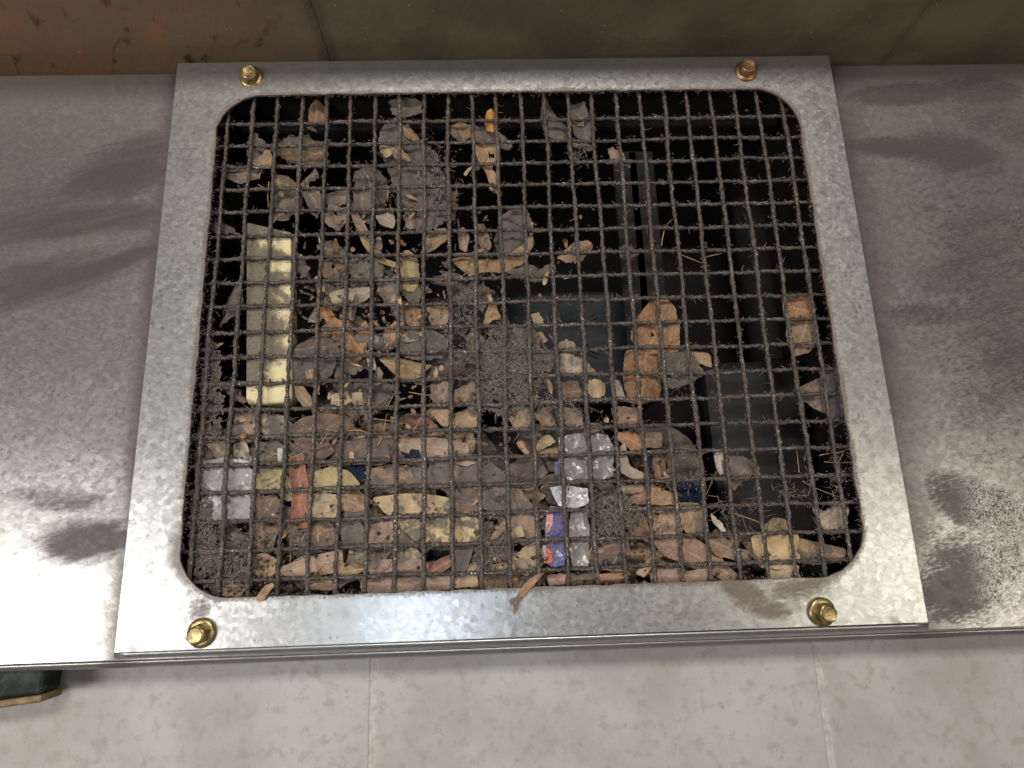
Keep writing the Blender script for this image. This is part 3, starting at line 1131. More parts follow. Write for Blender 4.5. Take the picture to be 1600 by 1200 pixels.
L([(505, 398), (522, 394), (540, 402), (541, 428), (524, 436), (508, 430), (502, 412)], 'brown', 4, .3, hole=(521, 417, 3), ragged=.5)
L([(548, 408), (566, 402), (582, 400), (596, 420), (588, 438), (560, 438), (550, 424)], 'pink', 4.2, .4, ragged=.5)
L([(520, 458), (542, 452), (556, 450), (578, 450), (568, 466), (548, 474), (526, 476)], 'pale', 3.2, .15, "pale ridged leaf tip pointing right, left of centre", ragged=.3, curl=1)
L([(500, 446), (520, 450), (526, 470), (512, 480), (500, 466)], 'dusty', 5, .4)
L([(500, 486), (519, 480), (525, 500), (545, 506), (552, 520), (564, 502), (572, 514), (560, 552), (546, 558), (530, 546), (520, 512)], 'orange', 3.4, .18, "orange brown twisted leaf fork, just right of the grey leaf", ragged=.4, wav=1.0)
L([(538, 470), (560, 466), (554, 500), (543, 494)], 'dusty', 5, .4)
L([(464, 556), (468, 542), (486, 527), (512, 524), (526, 530), (531, 556), (498, 558)], 'grey', 3.6, .3, "smooth grey leaf beside the foam strip, right of its middle", ragged=.15)
L([(460, 566), (494, 562), (520, 566), (514, 584), (496, 600), (468, 598)], 'grey', 4.2, .45)
L([(480, 582), (490, 578), (492, 592), (482, 592)], 'orange', 3.0, 0, name="leaf_scrap", ragged=.2)
L([(462, 606), (476, 608), (490, 632), (474, 634), (466, 622)], 'tan', 3.4, .15)
L([(520, 620), (540, 614), (548, 628), (536, 634), (520, 632)], 'cream', 3.0, .1, name="leaf_scrap")
L([(550, 616), (564, 614), (566, 630), (554, 632)], 'cream', 3.0, .05, name="leaf_scrap")
L([(635, 484), (646, 480), (656, 486), (657, 512), (646, 514), (638, 504)], 'orange', 3.2, .08, ragged=.3)
L([(615, 478), (626, 478), (632, 508), (622, 512)], 'pink', 3.4, .2)
L([(670, 484), (690, 478), (700, 490), (696, 506), (678, 512)], 'tan', 3.4, .2, ragged=.4)
L([(626, 522), (648, 516), (672, 520), (694, 532), (688, 556), (660, 560), (632, 554)], 'grey', 3.6, .35, "ashy grey crumpled leaf left of the lint pile", wav=1.4, ragged=.5)
L([(630, 522), (658, 522), (660, 532), (636, 534)], 'pale', 3.0, .15, name="leaf_scrap", ragged=.5)
L([(598, 562), (618, 560), (640, 565), (668, 570), (652, 586), (636, 594), (616, 580)], 'tan', 3.2, .12, ragged=.25, curl=1.0)
L([(572, 548), (584, 560), (586, 576), (576, 572)], 'pale', 3.2, .2, name="leaf_scrap")
L([(602, 518), (618, 506), (624, 526), (608, 548), (602, 540)], 'tan', 3.4, .2, ragged=.7)
L([(676, 604), (690, 596), (702, 604), (706, 625), (690, 632), (676, 622)], 'pink', 3.6, .25, ragged=.6)
L([(712, 610), (728, 602), (739, 592), (741, 620), (720, 632), (712, 626)], 'pink', 3.8, .25, ragged=.5)
L([(764, 478), (772, 476), (780, 496), (768, 500), (755, 510)], 'tan', 3.0, .1, ragged=.2, label="thin fan shaped tan scrap just above the lint pile", name="leaf_scrap")
L([(831, 494), (842, 490), (848, 505), (838, 510)], 'yellow', 3.2, .05, name="leaf_scrap")
L([(832, 522), (846, 520), (854, 532), (840, 538)], 'tan', 3.0, .1, name="leaf_scrap")
L([(873, 540), (886, 532), (898, 540), (896, 556), (880, 560)], 'pink', 3.2, .15, ragged=.7)
L([(872, 558), (886, 556), (908, 562), (926, 578), (916, 590), (896, 586), (876, 584)], 'pale', 3.0, .3, ragged=.8, wav=1.2)
L([(850, 578), (856, 580), (864, 600), (863, 618), (858, 612)], 'orange', 2.9, 0, label="thin orange leaf sliver right of the lint pile", name="leaf_scrap", ragged=.1)
L([(872, 600), (900, 598), (905, 618), (884, 628), (874, 616)], 'brown', 3.6, .15)
L([(916, 594), (936, 591), (948, 598), (946, 616), (930, 626), (918, 610)], 'cream', 2.9, .05, "round cream leaf piece right of centre", ragged=.35)
L([(958, 594), (968, 598), (976, 622), (960, 624)], 'pale', 3.0, .25)
L([(999, 502), (1017, 479), (1040, 474), (1049, 486), (1054, 512), (1054, 543), (1028, 546), (1002, 545), (992, 524)], 'orange', 3.2, .12, "large orange tan leaf, upper half, right of centre", curl=-.6, wav=.8, ragged=.2, hole=(1018, 523, 4))
L([(984, 553), (1006, 550), (1025, 552), (1031, 578), (1029, 614), (1006, 622), (988, 620), (982, 590)], 'orange', 3.2, .1, "orange tan leaf, lower half, right of centre", wav=.8, ragged=.2)
L([(1034, 552), (1062, 548), (1080, 562), (1092, 584), (1074, 596), (1050, 603), (1038, 592)], 'dusty', 3.4, .4, ragged=.6, wav=1.2)
L([(1074, 550), (1107, 553), (1108, 573), (1098, 570), (1082, 562)], 'tan', 3.0, .1, ragged=.15)
L([(1228, 466), (1262, 462), (1270, 492), (1262, 498), (1230, 498)], 'orange', 3.4, .05, "orange brown bent leaf at the right edge, upper fold", ragged=.15, wav=.3)
L([(1236, 500), (1272, 498), (1277, 530), (1262, 546), (1240, 552), (1234, 524)], 'pink', 3.6, .08, "pinkish brown bent leaf at the right edge, lower fold", ragged=.2, wav=.4)
L([(1253, 608), (1285, 594), (1304, 600), (1306, 644), (1290, 642), (1256, 622)], 'pink', 3.6, .35, ragged=.3)
L([(1286, 585), (1312, 580), (1316, 650), (1302, 662), (1296, 620)], 'dusty', 3.2, .5, ragged=.6)
L([(1118, 713), (1128, 705), (1131, 735), (1124, 738)], 'pale', 3.0, .1, ragged=.15)
L([(1134, 716), (1160, 716), (1182, 730), (1180, 744), (1160, 748), (1152, 760), (1138, 742)], 'dusty', 3.0, .3, ragged=.4, wav=.8)
L([(1280, 795), (1293, 800), (1306, 792), (1320, 790), (1319, 824), (1298, 828), (1284, 818)], 'pale', 3.2, .25, "pale torn leaf at the lower right edge", ragged=.5)
L([(1184, 842), (1210, 838), (1237, 840), (1240, 872), (1222, 882), (1192, 880)], 'cream', 3.4, .15, "papery cream leaf at the lower right", ragged=.25, wav=.8)
L([(1238, 840), (1276, 850), (1312, 858), (1308, 874), (1276, 878), (1242, 872)], 'tan', 3.0, .35, "tan triangular leaf reaching into the lower right corner", ragged=.2)
L([(1203, 886), (1240, 885), (1242, 905), (1206, 908)], 'cream', 3.4, .15, ragged=.25)
L([(1034, 846), (1060, 840), (1086, 846), (1112, 864), (1130, 884), (1143, 896), (1132, 906), (1114, 894), (1080, 882), (1050, 868)], 'pink', 3.0, .10, "long smooth pinkish leaf slanting across the bottom right", ragged=.1, wav=.6)
L([(1112, 844), (1130, 840), (1152, 856), (1178, 866), (1180, 875), (1150, 872), (1122, 866)], 'pink', 4.0, .25)
L([(1108, 836), (1130, 838), (1148, 846), (1126, 858), (1112, 852)], 'orange', 4.6, .1)
L([(1166, 850), (1190, 852), (1192, 876), (1176, 872)], 'brown', 6, .1)
L([(1062, 792), (1080, 790), (1098, 796), (1096, 830), (1074, 828), (1064, 812)], 'tan', 3.2, .25, ragged=.4)
L([(1036, 805), (1056, 804), (1060, 830), (1040, 836), (1024, 830)], 'tan', 3.6, .3, ragged=.4)
L([(1110, 800), (1122, 812), (1136, 830), (1128, 832), (1112, 816)], 'pale', 2.9, .15, ragged=.4)
L([(966, 680), (988, 676), (998, 682), (1000, 698), (992, 704), (976, 692)], 'orange', 3.2, .05, "glossy orange leaf right of the wrapper", ragged=.15)
L([(1004, 678), (1030, 678), (1030, 696), (1006, 697)], 'orange', 3.6, .3, ragged=.2)
L([(972, 706), (978, 700), (984, 728), (1002, 736), (1003, 746), (984, 742), (973, 736)], 'pale', 3.0, .1, ragged=.15)
L([(1022, 715), (1036, 716), (1040, 742), (1028, 748), (1020, 735)], 'brown', 4, .15)
L([(995, 770), (1018, 760), (1046, 774), (1048, 786), (1018, 786), (996, 784)], 'orange', 4, .2)
L([(972, 760), (1000, 758), (1004, 766), (978, 770)], 'pink', 3.6, .2)
L([(1022, 892), (1060, 890), (1062, 908), (1024, 910)], 'pink', 3.2, .12, ragged=.2)
L([(1068, 894), (1104, 890), (1106, 904), (1070, 908)], 'pink', 3.2, .15, ragged=.2)
L([(992, 896), (1012, 874), (1026, 870), (1020, 884), (1006, 902)], 'tan', 2.8, .05, ragged=.15)
L([(936, 899), (970, 897), (972, 910), (938, 912)], 'orange', 3.2, .1, ragged=.2)
# --- lower bank
L([(690, 726), (722, 722), (752, 724), (790, 752), (808, 776), (824, 800), (800, 801), (762, 790), (716, 770), (697, 758)], 'pink', 3.0, .42, "large brown leaf with black blotches in the lower middle", ragged=.18, wav=.6)
L([(706, 770), (744, 766), (748, 800), (712, 802)], 'brown', 4.4, .3)
L([(600, 781), (634, 776), (660, 776), (688, 780), (702, 794), (694, 802), (664, 800), (624, 806)], 'cream', 3.0, .20, "bright cream leaf in the lower middle, upper piece", ragged=.15, wav=.5)
L([(628, 812), (690, 808), (728, 806), (742, 824), (740, 840), (702, 846), (664, 842)], 'cream', 3.2, .33, "bright cream leaf in the lower middle, piece below", ragged=.25, wav=.6)
L([(624, 816), (652, 828), (658, 850), (640, 856), (622, 846)], 'yellow', 4.0, .4, ragged=.3)
L([(488, 744), (520, 734), (540, 740), (554, 756), (532, 765), (494, 764)], (0.52, 0.44, 0.22), 3.2, .12, "smooth pale green leaf tip in the lower left", ragged=.1, wav=.4)
L([(484, 778), (504, 774), (524, 778), (526, 802), (506, 808), (488, 804)], 'cream', 3.4, .2, ragged=.3)
L([(534, 778), (550, 766), (575, 784), (562, 796), (542, 806)], 'tan', 3.6, .2, ragged=.2)
L([(545, 800), (572, 792), (576, 806), (552, 812)], 'dusty', 4.2, .4)
L([(455, 730), (474, 722), (480, 764), (481, 810), (458, 812), (460, 770)], 'red', 3.2, .12, "red upright leaf strip in the lower left", ragged=.2, wav=.8)
L([(400, 738), (428, 734), (458, 738), (462, 756), (438, 764), (404, 768)], 'yellow', 3.2, .28, "torn yellow leaf right of the grey paper", ragged=.3)
L([(402, 782), (428, 778), (436, 790), (420, 812), (404, 810)], 'brown', 3.6, .3)
L([(372, 650), (398, 648), (404, 676), (388, 686), (370, 678)], 'tan', 3.2, .3, ragged=.4)
L([(410, 650), (438, 652), (456, 668), (448, 682), (420, 680)], 'pale', 3.2, .4, ragged=.3)
L([(328, 694), (350, 694), (354, 714), (340, 716)], 'tan', 3.4, .3)
L([(366, 698), (384, 694), (392, 722), (374, 726)], 'pale', 3.0, .35, ragged=.4)
L([(404, 696), (434, 694), (446, 720), (414, 726)], 'tan', 3.4, .45, ragged=.3)
L([(434, 700), (448, 700), (446, 722), (434, 722)], (0.62, 0.60, 0.56), 2.9, .05, "small white leaf chip right of the pale scraps, lower left", name="leaf_scrap", ragged=.15)
L([(458, 676), (478, 658), (504, 652), (532, 654), (544, 672), (516, 682), (474, 686)], 'brown', 3.2, .3, "broad dark brown leaf under the grass strands, lower left", ragged=.15, wav=.5)
L([(470, 694), (506, 690), (514, 706), (492, 722), (472, 716)], 'red', 4.0, .35, ragged=.2)
L([(546, 694), (568, 690), (612, 690), (616, 712), (590, 722), (548, 720)], 'tan', 3.4, .45, "finely striped brown leaf right of the reddish one", ragged=.25)
L([(632, 690), (662, 685), (692, 688), (718, 694), (720, 704), (706, 714), (668, 712), (640, 704)], 'pink', 3.2, .12, ragged=.15)
L([(706, 706), (724, 706), (738, 722), (728, 726), (708, 722)], 'pink', 3.0, .1, ragged=.15)
L([(674, 642), (700, 644), (706, 662), (692, 664)], 'tan', 3.2, .1, ragged=.15)
L([(710, 650), (728, 642), (744, 644), (746, 660), (730, 670), (712, 666)], 'tan', 3.4, .12, ragged=.2)
L([(612, 655), (620, 656), (628, 676), (614, 678)], 'red', 3.4, .3)
L([(580, 738), (606, 730), (632, 732), (640, 752), (612, 764), (586, 758)], 'pink', 3.6, .3)
L([(648, 734), (672, 732), (684, 760), (660, 764), (650, 754)], 'dusty', 3.6, .35)
L([(800, 812), (826, 806), (838, 820), (840, 840), (816, 846), (802, 836)], 'pink', 3.4, .2)
L([(802, 826), (814, 820), (820, 838), (808, 840)], 'yellow', 2.8, 0, "small yellow leaf chip on a pinkish leaf, lower middle", name="leaf_scrap", ragged=.1)
L([(776, 826), (790, 808), (790, 826), (776, 842), (764, 842)], 'orange', 2.9, .3, ragged=.2)
L([(806, 692), (816, 688), (828, 708), (826, 714), (812, 702)], 'orange', 2.9, .05, ragged=.15)
L([(836, 694), (856, 682), (864, 692), (844, 702)], 'yellow', 3.4, .2, ragged=.5)
L([(842, 702), (872, 700), (872, 710), (846, 710)], 'tan', 3.0, .1, ragged=.2)
L([(796, 648), (824, 644), (830, 662), (808, 670)], 'tan', 3.4, .25)
L([(838, 648), (856, 640), (864, 660), (852, 668)], 'tan', 3.4, .3)
L([(882, 640), (906, 644), (908, 666), (888, 668)], 'pink', 3.6, .3, ragged=.5)
L([(960, 640), (994, 642), (996, 664), (966, 666)], 'orange', 3.8, .3, ragged=.3)
L([(440, 890), (462, 880), (496, 870), (522, 864), (524, 890), (484, 897), (446, 896)], 'pink', 3.0, .12, "long pinkish tan leaf along the bottom, left part", ragged=.12, wav=.4)
L([(396, 872), (416, 868), (434, 880), (420, 900), (400, 892)], 'tan', 3.2, .2, ragged=.2)
L([(394, 826), (414, 820), (428, 832), (420, 860), (400, 852)], 'tan', 3.6, .3, ragged=.3)
L([(488, 822), (512, 818), (524, 836), (516, 850), (492, 852)], 'orange', 3.8, .35, ragged=.4)
L([(494, 836), (504, 838), (502, 854), (492, 852)], 'yellow', 3.0, 0, name="leaf_scrap")
L([(534, 822), (560, 818), (570, 846), (540, 852)], 'tan', 3.8, .45)
L([(578, 826), (600, 820), (616, 838), (600, 852), (580, 850)], 'pink', 3.8, .2)
L([(590, 822), (616, 814), (618, 834)], 'cream', 3.0, .1, ragged=.12)
L([(622, 868), (646, 858), (656, 872), (640, 880), (624, 878)], 'yellow', 3.6, .3, ragged=.3)
L([(620, 884), (650, 876), (664, 882), (662, 896), (630, 898)], 'pink', 3.2, .12, ragged=.15)
L([(670, 894), (686, 876), (702, 870), (702, 884), (690, 892)], 'red', 3.0, .15, ragged=.1)
L([(576, 886), (608, 876), (618, 892), (600, 900), (578, 898)], 'pink', 3.4, .25)
L([(530, 890), (552, 884), (566, 890), (550, 900), (532, 900)], 'tan', 3.0, .2)
L([(724, 892), (746, 880), (762, 884), (786, 880), (790, 890), (760, 892), (736, 896)], 'tan', 3.2, .25, ragged=.3)
L([(706, 856), (738, 852), (728, 886), (714, 894)], 'dusty', 3.0, .5)
L([(805, 880), (818, 876), (826, 890), (822, 898), (810, 892)], 'pink', 3.0, .2)
L([(570, 906), (612, 902), (614, 922), (572, 924)], 'pink', 3.2, .15, ragged=.2)
L([(618, 906), (656, 902), (660, 920), (620, 922)], 'pink', 3.2, .25, ragged=.2)
L([(664, 904), (702, 902), (700, 918), (668, 920)], 'pink', 3.4, .15, ragged=.2)
L([(712, 902), (742, 900), (742, 914), (714, 916)], 'tan', 3.4, .15, ragged=.2)
L([(340, 916), (358, 912), (378, 914), (374, 930), (350, 928)], 'tan', 3.0, .15, ragged=.3)
L([(484, 910), (510, 902), (518, 912), (492, 922)], 'tan', 3.2, .2, ragged=.3)
L([(860, 900), (884, 898), (886, 910), (862, 912)], 'pink', 3.4, .2)
L([(892, 900), (926, 896), (926, 910), (894, 912)], 'dusty', 3.4, .3)
L([(946, 840), (976, 836), (980, 862), (952, 868)], 'brown', 4.2, .3)
L([(936, 868), (966, 862), (972, 880), (944, 886)], 'pink', 4.2, .4)

# loose leaves filling the bank behind those
rr = random.Random(5)


def lance(cx, cy, ln, wd_, an, cut=0.0):
    pts = []
    n = 9
    ts = [k / n for k in range(n + 1)]
    for t in ts:
        pts.append((t, math.sin(math.pi * min(1, t * 1.0) ** 0.8) * 0.5))
    up = [(t, w) for t, w in pts]
    dn = [(t, -w) for t, w in reversed(pts[1:-1])]
    out = []
    for t, w in up + dn:
        t2 = min(t, 1 - cut)
        x = (t2 - 0.5) * ln; y = w * wd_
        out.append((cx + x * math.cos(an) - y * math.sin(an), cy + x * math.sin(an) + y * math.cos(an)))
    res = [out[0]]
    for q in out[1:]:
        if math.hypot(q[0] - res[-1][0], q[1] - res[-1][1]) > 1.0: res.append(q)
    return res


def scrap(cx, cy, ln, wd_, an):
    n = rr.randrange(6, 10)
    out = []
    for k in range(n):
        a = 2 * math.pi * (k + rr.uniform(-.3, .3)) / n
        q = rr.uniform(.55, 1.15) * 0.5
        x, y = math.cos(a) * q * ln, math.sin(a) * q * wd_
        out.append((cx + x * math.cos(an) - y * math.sin(an), cy + x * math.sin(an) + y * math.cos(an)))
    return out


def okfill(u, v):
    if v > 905: return 340 < u < 1240
    if v > 700: return 318 < u < (1050 + (v - 700) * 0.55 if v < 830 else 1230)
    if v > 640: return 330 < u < 1010
    return False


placed = []
tries = 0
while len(placed) < 78 and tries < 4000:
    tries += 1
    u, v = rr.uniform(325, 1240), rr.uniform(655, 905)
    if not okfill(u, v): continue
    if any(math.hypot(u - a, v - b) < 26 for a, b in placed): continue
    if 735 < u < 800 and 665 < v < 735: continue
    if 1040 < u < 1180 and v < 800: continue
    placed.append((u, v))
    c = rr.choices(['tan', 'pink', 'brown', 'dusty', 'grey', 'cream', 'orange', 'yellow', 'red'], [5, 6, 5, 5, 2, 1.5, 1.5, 1, .6])[0]
    L(lance(u, v, rr.uniform(60, 115), rr.uniform(30, 52), rr.gauss(0.1, .6), rr.choice([0, 0, 0, .25])), c, rr.uniform(5, 10), rr.uniform(.12, .42), sharp=True, grow=1.05,
      curl=rr.uniform(-2, 3), tilt=(rr.uniform(-3, 3), rr.uniform(-3, 3)), wav=rr.uniform(.5, 1.3), ragged=rr.uniform(.15, .6), step=2.3, minfront=4.0)
tries = 0
n0 = len(placed)
deep = []
while len(deep) < 36 and tries < 4000:
    tries += 1
    u, v = rr.uniform(325, 1210), rr.uniform(670, 900)
    if not okfill(u, v) or any(math.hypot(u - a, v - b) < 34 for a, b in deep): continue
    if 735 < u < 870 and 660 < v < 740: continue
    deep.append((u, v))
    c = rr.choices(['brown', 'dusty', 'grey', 'tan'], [5, 5, 3, 1.5])[0]
    L(lance(u, v, rr.uniform(90, 150), rr.uniform(48, 75), rr.gauss(0, .7)), c, rr.uniform(15, 24), rr.uniform(.3, .5), curl=rr.uniform(-3, 3),
      tilt=(rr.uniform(-4, 4), rr.uniform(-4, 4)), wav=1.0, step=3.2, minfront=6)
bed = [(322, 690), (380, 668), (470, 676), (560, 668), (640, 690), (730, 712), (745, 742), (800, 772), (860, 765), (880, 690), (1000, 668), (1040, 700), (1052, 790),
       (1110, 830), (1180, 862), (1250, 884), (1252, 915), (1000, 930), (700, 938), (400, 944), (325, 935), (300, 860)]
vs, fs, c, an = sheet_mesh(bed, 15, seed=901, ragged=1.6, wav=5.0, step=2.6, minfront=7.5)
o = link("leaf_litter", vs, fs, None or M_BED, None, False, loc=c)
tag(o, "dense brown mass of crumbled leaf litter filling the bottom behind the mesh", None, None, "stuff")
# scattered dusty scraps in the upper left half
tries = 0
sc = []
while len(sc) < 44 and tries < 5000:
    tries += 1
    u, v = rr.uniform(335, 1000), rr.uniform(230, 640)
    if 375 < u < 465 and v > 335: continue
    dens = 1.0 if (u < 700 and v > 290) else 0.45 if u < 830 and v > 420 else 0.10
    if u < 372: dens = 1.2
    if rr.random() > dens or any(math.hypot(u - a, v - b) < 24 for a, b in sc): continue
    sc.append((u, v))
    big_ = rr.random() < .32
    c = rr.choices(['dusty', 'grey', 'brown', 'pink', 'tan', 'pale'], [5, 3, 4, 2.5, 2, 1])[0]
    if big_:
        L(scrap(u, v, rr.uniform(62, 110), rr.uniform(40, 62), rr.uniform(0, 3.14)), rr.choice(['grey', 'dusty', 'dusty', 'brown']), rr.uniform(7, 12), rr.uniform(.22, .42),
          curl=rr.uniform(-1.5, 2.5), tilt=(rr.uniform(-3, 3), rr.uniform(-3, 3)), wav=1.5, ragged=rr.uniform(.9, 1.5), sharp=True, step=1.8, name="leaf_scrap")
    else:
        f_ = scrap if rr.random() < .35 else lance
        L(f_(u, v, rr.uniform(36, 72), rr.uniform(16, 30), rr.uniform(0, 3.14)), c, rr.uniform(3.5, 7), rr.uniform(.15, .45),
          curl=rr.uniform(-1.5, 2.5), tilt=(rr.uniform(-2, 2), rr.uniform(-2, 2)), wav=1.1, ragged=rr.uniform(.5, 1.0), sharp=True, grow=1.05, step=1.7, name="leaf_scrap")

# the leaf that hangs out over the frame at the bottom, and two flecks on it
L([(852, 894), (838, 898), (822, 910), (808, 928), (806, 934), (796, 938), (798, 944), (804, 944), (802, 958), (806, 957), (812, 940), (824, 926), (840, 908)], 'orange', -6.0, .3,
  "thin torn brown leaf hanging out over the bottom of the frame", ragged=.25, wav=.4, clampf=False, curl=.5, crease=0, tilt=(0, 0))
L([(404, 940), (400, 936), (410, 918), (424, 910), (430, 914), (420, 926), (410, 940)], 'tan', -5.8, .2, "tan leaf tip poking out over the bottom left of the frame", ragged=.2, wav=.3, clampf=False, curl=.4, crease=0, tilt=(0, 0))

# grey paper, cloth bits and the torn wrapper


def sheet(name, poly, d, mat, parent=None, **kw):
    vs, fs, c, an = sheet_mesh(poly, d, **kw)
    return link(name, vs, fs, mat, parent, kw.get('smooth', True) is True and False, loc=c, rot_y=0)


o = sheet("paper", [(312, 722), (350, 714), (378, 720), (396, 736), (398, 800), (386, 816), (340, 818), (318, 800), (310, 760)], 3.0, M_PAPER, seed=3, ragged=.15, wav=.7, step=1.6)
tag(o, "crumpled grey paper in the lower left corner of the mesh", "paper")
o = sheet("foil_scrap", [(372, 716), (392, 722), (392, 728), (374, 728)], 2.8, M_FILMW, seed=8, ragged=.1, wav=.2)
tag(o, "tiny bluish white scrap just above the grey paper", "scrap")
for (poly, lab) in (([(630, 700), (662, 704), (664, 722), (632, 720)], "navy cloth scrap under the pinkish leaf, lower middle"),
                    ([(540, 730), (566, 728), (572, 745), (556, 758), (544, 750)], "navy cloth scrap right of the pale green leaf tip"),
                    ([(1050, 752), (1098, 748), (1106, 770), (1100, 788), (1054, 790)], "dark blue cloth behind the holes right of the wrapper"),
                    ([(1006, 716), (1020, 712), (1022, 744), (1008, 742)], "narrow blue cloth scrap between two leaves right of the wrapper"),
                    ([(680, 736), (698, 730), (706, 742), (692, 756), (682, 752)], "blue cloth scrap at the left tip of the blotched leaf")):
    deepc = 12 if "behind" in lab else 4.5
    o = sheet("cloth_scrap", poly, deepc, M_CLOTH, seed=len(lab), ragged=.4, wav=1.2, step=2)
    tag(o, lab, "cloth scrap", "blue cloth scraps among the leaves")
wr = empty("plastic_wrapper", at(890, 885, 3))
tag(wr, "torn clear plastic wrapper with a blue and red printed edge", "wrapper")
sheet("clear_film", [(872, 684), (905, 676), (950, 680), (960, 700), (958, 744), (934, 752), (888, 752), (874, 730)], 3.2, M_FILM, wr, seed=21, ragged=.3, wav=1.6, step=1.5)
sheet("white_fold", [(859, 762), (880, 757), (918, 764), (920, 786), (896, 796), (872, 790)], 2.9, M_FILMW, wr, seed=22, ragged=.2, wav=1.5, step=1.4)
sheet("clear_film", [(892, 798), (918, 794), (922, 840), (919, 884), (894, 886), (888, 840)], 3.2, M_FILM, wr, seed=23, ragged=.2, wav=1.3, step=1.5)
sheet("printed_edge", [(860, 790), (880, 794), (888, 840), (882, 884), (862, 886), (850, 878), (852, 820)], 3.4, M_BLUE, wr, seed=24, ragged=.12, wav=.5, step=1.5, minfront=3.0)
sheet("print_patch", [(854, 804), (864, 803), (864, 816), (859, 830), (852, 834)], 2.75, M_PINK, wr, seed=25, ragged=.1, wav=.2, step=1.2, minfront=2.6)
sheet("print_patch", [(853, 854), (858, 858), (864, 874), (862, 880), (850, 880)], 2.75, M_RED, wr, seed=26, ragged=.08, wav=.2, step=1.2, minfront=2.6)
sheet("print_patch", [(848, 852), (853, 852), (853, 868), (848, 872)], 2.7, M_FILMW, wr, seed=27, ragged=.08, wav=.2, step=1.2, minfront=2.6)
sheet("print_patch", [(866, 722), (874, 720), (875, 742), (867, 742)], 2.9, M_BLUE, wr, seed=28, ragged=.1, wav=.2, step=1.2, minfront=2.6)

# ------------------------------------------------------------------ lint: felted clumps, loose fibres, crumbs
clumps = [
    ([(752, 540), (768, 512), (790, 500), (806, 512), (828, 508), (846, 530), (862, 552), (876, 560), (858, 580), (846, 592), (838, 622), (812, 640), (790, 655), (764, 640), (738, 648), (728, 630), (746, 606), (740, 586), (752, 566)], "grey brown pile of lint matted on the centre of the mesh", 1.9),
    ([(296, 830), (302, 800), (322, 770), (330, 800), (340, 850), (352, 900), (342, 930), (318, 918), (302, 890)], "lint matted into the lower left corner of the opening", 2.2),
    ([(345, 842), (395, 838), (402, 876), (392, 916), (362, 914), (346, 880)], "dark crumbly lint clump near the lower left corner", 3.0),
    ([(930, 778), (965, 768), (1004, 784), (1006, 815), (985, 838), (945, 836), (928, 812)], "wispy lint clump right of the wrapper", 2.4),
    ([(318, 545), (332, 520), (344, 560), (350, 620), (342, 690), (322, 690), (312, 640)], "lint matted along the left edge of the mesh", 2.2),
    ([(655, 208), (688, 250), (706, 300), (712, 330), (690, 330), (676, 290)], "thin lint web beside the large grey leaf", 2.4),
    ([(690, 400), (742, 430), (748, 500), (738, 560), (700, 600), (688, 520)], "thin lint web upper left of the central pile", 4.0),
    ([(450, 818), (482, 822), (486, 856), (452, 858)], "small dark lint clump under the red leaf", 2.6),
    ([(745, 800), (796, 802), (800, 866), (770, 900), (740, 870)], "lint clump below the blotched leaf", 3.2),
]
for k, (poly, lab, d) in enumerate(clumps):
    o = sheet("lint_clump", poly, d, M_LINT, seed=40 + k, ragged=1.2, wav=1.0 if k != 6 else 1.5, step=1.2, clampf=False, web=(.62, .62, .58, .5, .55, .30, .22, .6, .5)[k])
    tag(o, lab, "lint")


def merged(name, chunks, mat, label=None):
    vs, fs = [], []
    for v, f in chunks:
        n = len(vs)
        vs += v
        fs += [tuple(n + i for i in q) for q in f]
    o = link(name, vs, fs, mat, None, False, loc=W(11.5, 18.5, 0))
    tag(o, label, None, None, "stuff")
    return o


rf = random.Random(77)


def strand(p, d0, ln, wdt, curlk=1.0, n=4):
    d = d0.normalized()
    side = d.cross(Vector((0.2, 1, 0.3))).normalized()
    vs, fs = [], []
    axis = Vector((rf.uniform(-1, 1), rf.uniform(-1, 1), rf.uniform(-1, 1))).normalized()
    ang = rf.gauss(0, 0.45) * curlk
    q = p.copy()
    for i in range(n + 1):
        w = wdt * (1 - 0.6 * i / n)
        vs += [q + side * w, q - side * w]
        d = Matrix.Rotation(ang + rf.gauss(0, .15), 3, axis) @ d
        q = q + d * (ln / n)
    for i in range(n):
        a = i * 2
        fs.append((a, a + 1, a + 3, a + 2))
    return vs, fs


def rdir(flat=0.35):
    a = rf.uniform(0, 2 * math.pi)
    return Vector((math.cos(a), rf.gauss(0, flat), math.sin(a)))


ch = []
for k in range(9000):          # fuzz along the wires
    if rf.random() < .5:
        gx, gy = rf.randrange(24) + rf.gauss(0, .05), rf.uniform(-1, 18.5)
    else:
        gx, gy = rf.uniform(-.2, 23.4), rf.randrange(19) + rf.gauss(0, .05)
    keep = 0.30 + thick(gx, gy) * 18 + (0.25 if gy > 12 else 0)
    if rf.random() > keep: continue
    ch.append(strand(W(gx, gy, rf.uniform(-1.0, 2)), rdir(), rf.uniform(.0008, .0040), rf.uniform(.00006, .00016), 1.6))
for (u, v, su, sv, n, l) in ((800, 575, 42, 50, 1300, .006), (965, 805, 28, 26, 420, .008), (322, 840, 16, 60, 420, .005), (325, 640, 12, 90, 380, .004), (370, 885, 26, 30, 330, .005),
                             (720, 500, 24, 70, 260, .007), (1040, 590, 30, 20, 120, .005), (690, 280, 22, 60, 170, .005), (905, 245, 16, 14, 60, .006), (470, 690, 40, 24, 170, .006),
                             (1310, 770, 12, 60, 170, .004), (560, 645, 24, 12, 140, .006), (1150, 800, 40, 30, 50, .009), (860, 640, 60, 24, 260, .006), (1240, 770, 24, 10, 60, .006),
                             (620, 300, 14, 40, 90, .004), (780, 845, 24, 40, 200, .006), (1060, 745, 50, 30, 120, .004)):
    for k in range(n):
        c = at(rf.gauss(u, su * .6), rf.gauss(v, sv * .6), rf.uniform(-1.6, 3.5))
        ch.append(strand(c, rdir(), rf.uniform(.25, 1) * l, rf.uniform(.00006, .00015), 2.2, 5))
